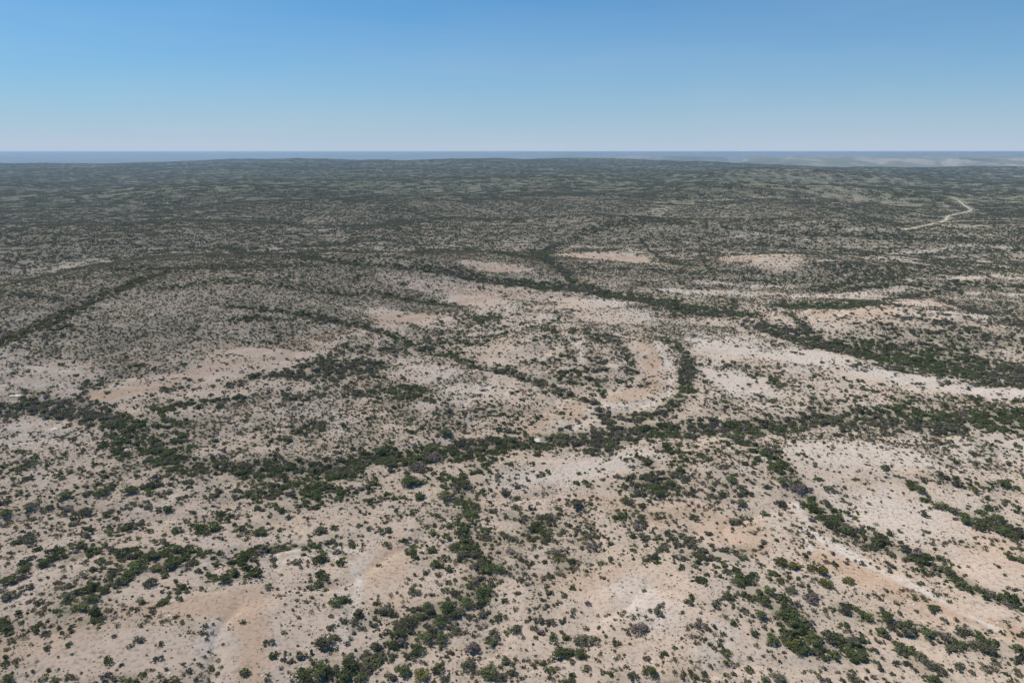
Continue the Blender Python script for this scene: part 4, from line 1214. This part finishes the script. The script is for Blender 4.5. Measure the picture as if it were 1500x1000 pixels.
# ------------------------------------------------------------------ haze: even air in one closed box
def build_haze():
    x0, x1, y0, y1, z0, z1 = -64000, 64000, -64000, 64000, -260, 123
    V = [(x, y, z) for z in (z0, z1) for y in (y0, y1) for x in (x0, x1)]
    F = [(0, 2, 3, 1), (4, 5, 7, 6), (0, 1, 5, 4), (2, 6, 7, 3), (0, 4, 6, 2), (1, 3, 7, 5)]
    m, nt, N, L = new_mat('haze_air')
    v = N.new('ShaderNodeVolumePrincipled')
    v.inputs['Color'].default_value = (0.39, 0.57, 0.80, 1)
    v.inputs['Density'].default_value = 5.8e-5
    v.inputs['Anisotropy'].default_value = 0.2
    for nm in ('Density Attribute', 'Color Attribute', 'Temperature Attribute'):
        if nm in v.inputs:
            v.inputs[nm].default_value = ''
    o = N.new('ShaderNodeOutputMaterial'); L.new(v.outputs[0], o.inputs['Volume'])
    me = make_mesh('haze', V, F, [m])
    h = bpy.data.objects.new('haze', me); COL.objects.link(h); h['kind'] = 'stuff'
build_haze()

# ------------------------------------------------------------------ scatter: plants nobody could count
def sources(name, clouds, looks):
    """source shapes for a scatter, kept outside the scene"""
    c = bpy.data.collections.new(name)
    n = 0
    for k, cl in enumerate(clouds):
        for lk in looks:
            me = make_mesh(name, cl[0], cl[1], [LOOKS[lk] if isinstance(lk, str) else lk], cl[2] if len(cl) > 2 else None)
            c.objects.link(bpy.data.objects.new('%s.%03d' % (name, n + 1), me)); n += 1
    return c, n

def scatter(name, P, rot, scl, idx, coll):
    me = bpy.data.meshes.new(name)
    me.vertices.add(len(P)); me.vertices.foreach_set('co', P.astype(np.float32).ravel())
    for nm, ty, arr, key in (('turn', 'FLOAT_VECTOR', rot, 'vector'), ('size', 'FLOAT_VECTOR', scl, 'vector'), ('pick', 'INT', idx, 'value')):
        a = me.attributes.new(nm, ty, 'POINT')
        a.data.foreach_set(key, np.asarray(arr, np.int32 if ty == 'INT' else np.float32).ravel())
    o = bpy.data.objects.new(name, me); COL.objects.link(o); o['kind'] = 'stuff'
    g = bpy.data.node_groups.new(name, 'GeometryNodeTree')
    g.interface.new_socket('Geometry', in_out='INPUT', socket_type='NodeSocketGeometry')
    g.interface.new_socket('Geometry', in_out='OUTPUT', socket_type='NodeSocketGeometry')
    N = g.nodes; L = g.links
    gi = N.new('NodeGroupInput'); go = N.new('NodeGroupOutput')
    ci = N.new('GeometryNodeCollectionInfo'); ci.inputs['Collection'].default_value = coll
    ci.inputs['Separate Children'].default_value = True; ci.inputs['Reset Children'].default_value = True
    ip = N.new('GeometryNodeInstanceOnPoints'); ip.inputs['Pick Instance'].default_value = True
    def attr(nm, ty):
        n = N.new('GeometryNodeInputNamedAttribute'); n.data_type = ty; n.inputs['Name'].default_value = nm
        return n.outputs['Attribute']
    e = N.new('FunctionNodeEulerToRotation')
    L.new(attr('turn', 'FLOAT_VECTOR'), e.inputs[0])
    L.new(gi.outputs[0], ip.inputs['Points']); L.new(ci.outputs[0], ip.inputs['Instance'])
    L.new(attr('pick', 'INT'), ip.inputs['Instance Index']); L.new(e.outputs[0], ip.inputs['Rotation'])
    L.new(attr('size', 'FLOAT_VECTOR'), ip.inputs['Scale']); L.new(ip.outputs[0], go.inputs[0])
    md = o.modifiers.new('scatter', 'NODES'); md.node_group = g
    return o

SPREAD = math.radians(47)
def candidates(r0, r1, per_m2):
    n = int(SPREAD * (r1 * r1 - r0 * r0) * per_m2)
    r = np.sqrt(RNG.rand(n) * (r1 * r1 - r0 * r0) + r0 * r0)
    a = (RNG.rand(n) * 2 - 1) * SPREAD
    x, y = r * np.sin(a), r * np.cos(a)
    return x, y

def slope_turn(x, y, e):
    gx = (height(x + e, y) - height(x - e, y)) / (2 * e); gy = (height(x, y + e) - height(x, y - e)) / (2 * e)
    return np.stack([np.arctan(gy), -np.arctan(gx), np.zeros(len(x))], 1)

KNOWN = np.array([(x, y, r) for _, ts in TREES for x, y, r, _, _ in ts] + [(x, y, r * 1.3) for _, x, y, r in OUTCROPS])
def clear_of_known(x, y, f):
    ok = np.ones(len(x), bool)
    for kx, ky, kr in KNOWN:
        ok &= (x - kx) ** 2 + (y - ky) ** 2 > (kr * f) ** 2
    return ok

def pick_looks(n, olive, looks, p):
    k = RNG.choice(len(looks), n, p=p)
    return k

# --- taller scrub, plant by plant
rs = np.random.RandomState(5)
scrub_looks = 'dgsopy'
scrub_clouds = [leaf_cloud(rs, crown_lobes(rs, 8, 0.85, 0.9), 220, 0.10) for _ in range(5)]
scrub_src, n_scrub = sources('scrub_shape', scrub_clouds, scrub_looks)
x, y = candidates(115, 1700, 0.30)
z = height(x, y)
tall, low, olive, hill, op = cover(x, y, z)
rr = np.hypot(x, y)
keep = (RNG.rand(len(x)) < tall * np.where(rr < 600, 0.95, 0.8)) & (road_distance(x, y) > 1.8)
keep &= (rr > 480) | clear_of_known(x, y, 0.8)
x, y, z, olive, hill, rr = (a[keep] for a in (x, y, z, olive, hill, rr))
s = 0.34 + 1.45 * RNG.rand(len(x)) ** 2.3 + 0.55 * np.minimum(tall[keep], 1)
region = fbm(x / 28, y / 28, 150, 2)
lk = np.select([olive > RNG.rand(len(x)), RNG.rand(len(x)) < 0.09, region + 0.25 * (RNG.rand(len(x)) - .5) > 0.56, RNG.rand(len(x)) < 0.45], [3, 4, 2, 0], 1)
pick = RNG.randint(0, len(scrub_clouds), len(x)) * len(scrub_looks) + lk
sc = np.stack([s * (0.8 + .4 * RNG.rand(len(s))), s * (0.8 + .4 * RNG.rand(len(s))), s * (0.75 + 0.5 * RNG.rand(len(s)))], 1)
rot = np.zeros((len(x), 3)); rot[:, 2] = RNG.rand(len(x)) * 6.283
scatter('scrub_thicket', np.stack([x, y, z - 0.05], 1), rot, sc, pick, scrub_src)
print('scrub', len(x))

# --- low bushes near the view, plant by plant; the largest 300 of the view become objects further down
rs = np.random.RandomState(6)
bush_clouds = [bush_cloud(rs) for _ in range(6)]
bush_looks = 'bbspo'
bush_src, n_bush = sources('bush_shape', bush_clouds, bush_looks)
x, y = candidates(112, 800, 0.95)
z = height(x, y)
tall, low, olive, hill, op = cover(x, y, z)
p = np.clip((0.25 * low + (0.42 * hill + 0.10) * (1 - op)) / 0.95, 0, 1) * (1 - 0.3 * tall)
keep = (RNG.rand(len(x)) < p) & clear_of_known(x, y, 0.9)
x, y, z, olive = (a[keep] for a in (x, y, z, olive))
s = 0.17 + 0.80 * RNG.rand(len(x)) ** 2.9
lk = RNG.choice(5, len(x), p=[.35, .25, .22, .08, .10])
pick = RNG.randint(0, 6, len(x)) * 5 + lk
sc = np.stack([s * (0.85 + .3 * RNG.rand(len(s))), s * (0.85 + .3 * RNG.rand(len(s))), s * (0.7 + 0.4 * RNG.rand(len(s)))], 1)
rot = np.zeros((len(x), 3)); rot[:, 2] = RNG.rand(len(x)) * 6.283
cp, sp = math.cos(math.atan(.278)), math.sin(math.atan(.278))
depth = y * cp + (CAM_Z - z) * sp
su = x / depth; sv = (y * sp - (CAM_Z - z) * cp) / depth
inside = (np.abs(su) < 0.735) & (sv > -0.49)
show = np.where(inside, s / depth, 0)
best = np.argsort(-show)[:300]
BEST = [(x[i], y[i], z[i], sc[i], rot[i, 2], pick[i]) for i in best]
rest = np.ones(len(x), bool); rest[best] = False
scatter('low_bushes', np.stack([x, y, z - 0.03], 1)[rest], rot[rest], sc[rest], pick[rest], bush_src)
print('bushes', len(x))

# --- dry tufts and seedlings between the bushes
rs = np.random.RandomState(16)
tuft2_src, n_t2 = sources('tuft_shape', [bush_cloud(rs, 16, 0.30) for _ in range(5)], 'bps')
x, y = candidates(110, 330, 0.75)
z = height(x, y)
k = RNG.rand(len(x)) < 0.06 + 0.75 * sstep(0.40, 0.66, fbm(x / 9 + 3, y / 9, 170, 4))
k &= RNG.rand(len(x)) > 0.8 * cover(x, y, z)[4]
x, y, z = x[k], y[k], z[k]
s = 0.10 + 0.20 * RNG.rand(len(x)) ** 2
rot = np.zeros((len(x), 3)); rot[:, 2] = RNG.rand(len(x)) * 6.28
scatter('dry_tufts', np.stack([x, y, z], 1), rot, np.stack([s, s, s * 0.8], 1), RNG.randint(0, 5, len(x)) * 3 + RNG.choice(3, len(x), p=[.5, .3, .2]), tuft2_src)
print('tufts', len(x))

# --- low brush of the middle distance in patches a few metres wide
rs = np.random.RandomState(8)
tuft_src, n_tuft = sources('brush_shape', [tile_cloud(rs, 8.0, 7, 0.38, 1.0, 14, 0.32, 0.75) for _ in range(8)], 'bsop')
x, y = candidates(800, 1900, 0.08)
z = height(x, y)
tall, low, olive, hill, op = cover(x, y, z)
keep = (RNG.rand(len(x)) < np.clip(0.05 + 0.19 * low + 0.25 * hill, 0, 0.66) * (1 - 0.4 * tall)) & (road_distance(x, y) > 2.2)
x, y, z = x[keep], y[keep], z[keep]
rot = slope_turn(x, y, 3.0); tsc = np.ones((len(x), 3)) * (0.8 + 0.45 * RNG.rand(len(x)))[:, None]
pick = RNG.randint(0, 8, len(x)) * 4 + RNG.choice(4, len(x), p=[.45, .3, .17, .08])
scatter('hillside_brush', np.stack([x, y, z], 1), rot, tsc, pick, tuft_src)
print('brush', len(x))

# --- far scrub in patches
rs = np.random.RandomState(9)
far_low, n_fl = sources('far_brush_shape', [tile_cloud(rs, 26.0, 30, 0.6, 1.4, 8, 0.48, 0.5) for _ in range(5)], 'bsof')
far_tall, n_ft = sources('far_scrub_shape', [tile_cloud(rs, 26.0, 32, 1.1, 2.2, 10, 0.45, 0.52) for _ in range(5)], 'gfso')
x, y = candidates(1700, 7600, 0.0034)
z = height(x, y)
tall, low, olive, hill, op = cover(x, y, z)
u = RNG.rand(len(x))
rd = road_distance(x, y) > 5
kt = (u < tall * 1.1) & rd; kl = ~kt & (RNG.rand(len(x)) < np.clip(0.42 + 0.13 * low + 0.40 * sstep(1900, 2800, np.hypot(x, y)), 0, 1)) & rd
for nm, k, src, w in (('far_scrub', kt, far_tall, [.3, .3, .25, .15]), ('far_brush', kl, far_low, [.4, .3, .15, .15])):
    rot = slope_turn(x[k], y[k], 10.0)
    n = int(k.sum())
    tsc = np.ones((n, 3)) * (0.85 + 0.4 * RNG.rand(n))[:, None]
    pick = RNG.randint(0, 5, n) * 4 + RNG.choice(4, n, p=w)
    scatter(nm, np.stack([x[k], y[k], z[k]], 1), rot, tsc, pick, src)
    print(nm, n)

# --- loose limestone
def rock_mesh(rng, n=10):
    V = []; F = []
    lat, lon = 4, 7
    for i in range(lat + 1):
        th = math.pi * i / lat
        for j in range(lon):
            ph = 6.283 * j / lon
            k = 0.75 + 0.5 * rng.rand()
            V.append((math.sin(th) * math.cos(ph) * k, math.sin(th) * math.sin(ph) * k, 0.45 * math.cos(th) * (0.8 + .4 * rng.rand()) + 0.15))
    for i in range(lat):
        for j in range(lon):
            a = i * lon + j; b = i * lon + (j + 1) % lon
            F.append((a, a + lon, b + lon, b))
    return V, F
rs = np.random.RandomState(12)
stone_src, n_st = sources('stone_shape', [rock_mesh(rs) for _ in range(5)], [ROCK])
x, y = candidates(112, 520, 0.03)
z = height(x, y)
k = RNG.rand(len(x)) < 0.25 + 0.75 * sstep(0.5, 0.68, fbm(x / 18, y / 18, 160, 3))
x, y, z = x[k], y[k], z[k]
s = 0.10 + 0.32 * RNG.rand(len(x)) ** 3
rot = np.zeros((len(x), 3)); rot[:, 2] = RNG.rand(len(x)) * 6.28
scatter('loose_stones', np.stack([x, y, z], 1), rot, np.stack([s, s * .8, s * .8], 1), RNG.randint(0, 5, len(x)), stone_src)

# ------------------------------------------------------------------ single trees and shrubs
def put(name, me, parent=None):
    o = bpy.data.objects.new(name, me); COL.objects.link(o)
    if parent is not None:
        o.parent = parent
    return o
count = 0
for place, members in TREES:
    xs = np.array([m[0] for m in members]); ys = np.array([m[1] for m in members]); zs = height(xs, ys)
    for (tx, ty, tr, look, text), tz in zip(members, zs):
        noun = text.split()[-1]
        name = {'tree': 'thorn_tree', 'shrub': 'desert_shrub', 'bush': 'desert_bush'}[noun]
        k = count % 5 if noun == 'tree' else 5 + count % 4
        root = bpy.data.objects.new(name, None); COL.objects.link(root)
        root.location = (tx, ty, tz)
        root.rotation_euler = (0, 0, random.random() * 6.283)
        w = tr * 0.95
        root.scale = (w * random.uniform(0.92, 1.15), w * random.uniform(0.8, 1.0), min(w, 3.4) * random.uniform(0.72, 0.95))
        root['label'] = text + ' ' + place; root['category'] = noun
        root['group'] = {'tree': 'trees standing in the desert scrub', 'shrub': 'shrubs standing in the desert scrub', 'bush': 'bushes standing in the desert scrub'}[noun]
        put('trunk' if noun == 'tree' else 'stem', trunk_mesh(k), root)
        put('crown' if noun == 'tree' else 'foliage', crown_mesh(k, look), root)
        count += 1

# ------------------------------------------------------------------ the low bushes that show largest
CENTRES = [(np.mean([m[0] for m in ms]), np.mean([m[1] for m in ms]), place) for place, ms in TREES]
bush_words = {0: 'olive-brown', 1: 'olive-brown', 2: 'grey-green', 3: 'leafless brown', 4: 'olive'}
NTH = ['', 'second', 'third', 'fourth', 'fifth', 'sixth', 'seventh']
ROWS = {1: [''], 2: ['nearer row', 'farther row'], 3: ['nearest row', 'middle row', 'farthest row'], 4: ['nearest row', 'nearer row', 'farther row', 'farthest row']}
def nth(i, n):
    if n == 1: return ''
    if i == 0: return 'leftmost'
    if i == n - 1: return 'rightmost'
    if i < n / 2: return NTH[i] + '-from-left'
    return NTH[n - 1 - i] + '-from-right'
_bm = {}; kin = {}
for bx, by, bz, bs, bt, bp in BEST:
    bp = int(bp)
    if bp not in _bm:
        V, F, T = bush_clouds[bp // 5]
        _bm[bp] = make_mesh('low_bush', V, F, [LOOKS[bush_looks[bp % 5]]], T)
    o = put('low_bush', _bm[bp])
    o.location = (bx, by, bz - 0.03); o.rotation_euler = (0, 0, bt); o.scale = tuple(bs)
    place = min(CENTRES, key=lambda c: (c[0] - bx) ** 2 + (c[1] - by) ** 2)[2]
    kin.setdefault((bush_words[bp % 5], place), []).append((by, bx / (by * cp + (CAM_Z - bz) * sp), o))
for (words, place), g in kin.items():
    g.sort(key=lambda q: q[0])
    rows = min(4, (len(g) + 8) // 9)
    per = -(-len(g) // rows)
    for r in range(rows):
        row = sorted(g[r * per:(r + 1) * per], key=lambda q: q[1])
        for i, (_, _, o) in enumerate(row):
            rw = ROWS[rows][r]
            txt = (nth(i, len(row)) + ' ' + words + ' low bush' + (', ' + rw + ',' if rw else '') + ' ' + place).strip()
            if len(txt.replace(',', '').split()) > 16:
                txt = txt.replace(' low bush', ' bush')
            if len(txt.replace(',', '').split()) > 16:
                txt = txt.replace(' row,', ',')
            o['label'] = txt; o['category'] = 'bush'
            o['group'] = words + ' low bushes ' + place

# ------------------------------------------------------------------ limestone outcrops
for label, ox, oy, orad in OUTCROPS:
    root = bpy.data.objects.new('limestone_outcrop', None); COL.objects.link(root)
    root.location = (ox, oy, float(height(np.array([ox]), np.array([oy]))[0]))
    root['label'] = label; root['category'] = 'rock'; root['group'] = 'white rock outcrops'
    for k in range(4):
        me = make_mesh('boulder', *rock_mesh(rs), [ROCK])
        b = put('boulder', me, root)
        b.location = (random.uniform(-.8, .8) * orad, random.uniform(-.6, .6) * orad, 0.1)
        b.scale = (orad * random.uniform(.3, .6), orad * random.uniform(.25, .45), orad * random.uniform(.2, .4))
        b.rotation_euler = (0, 0, random.random() * 6.28)
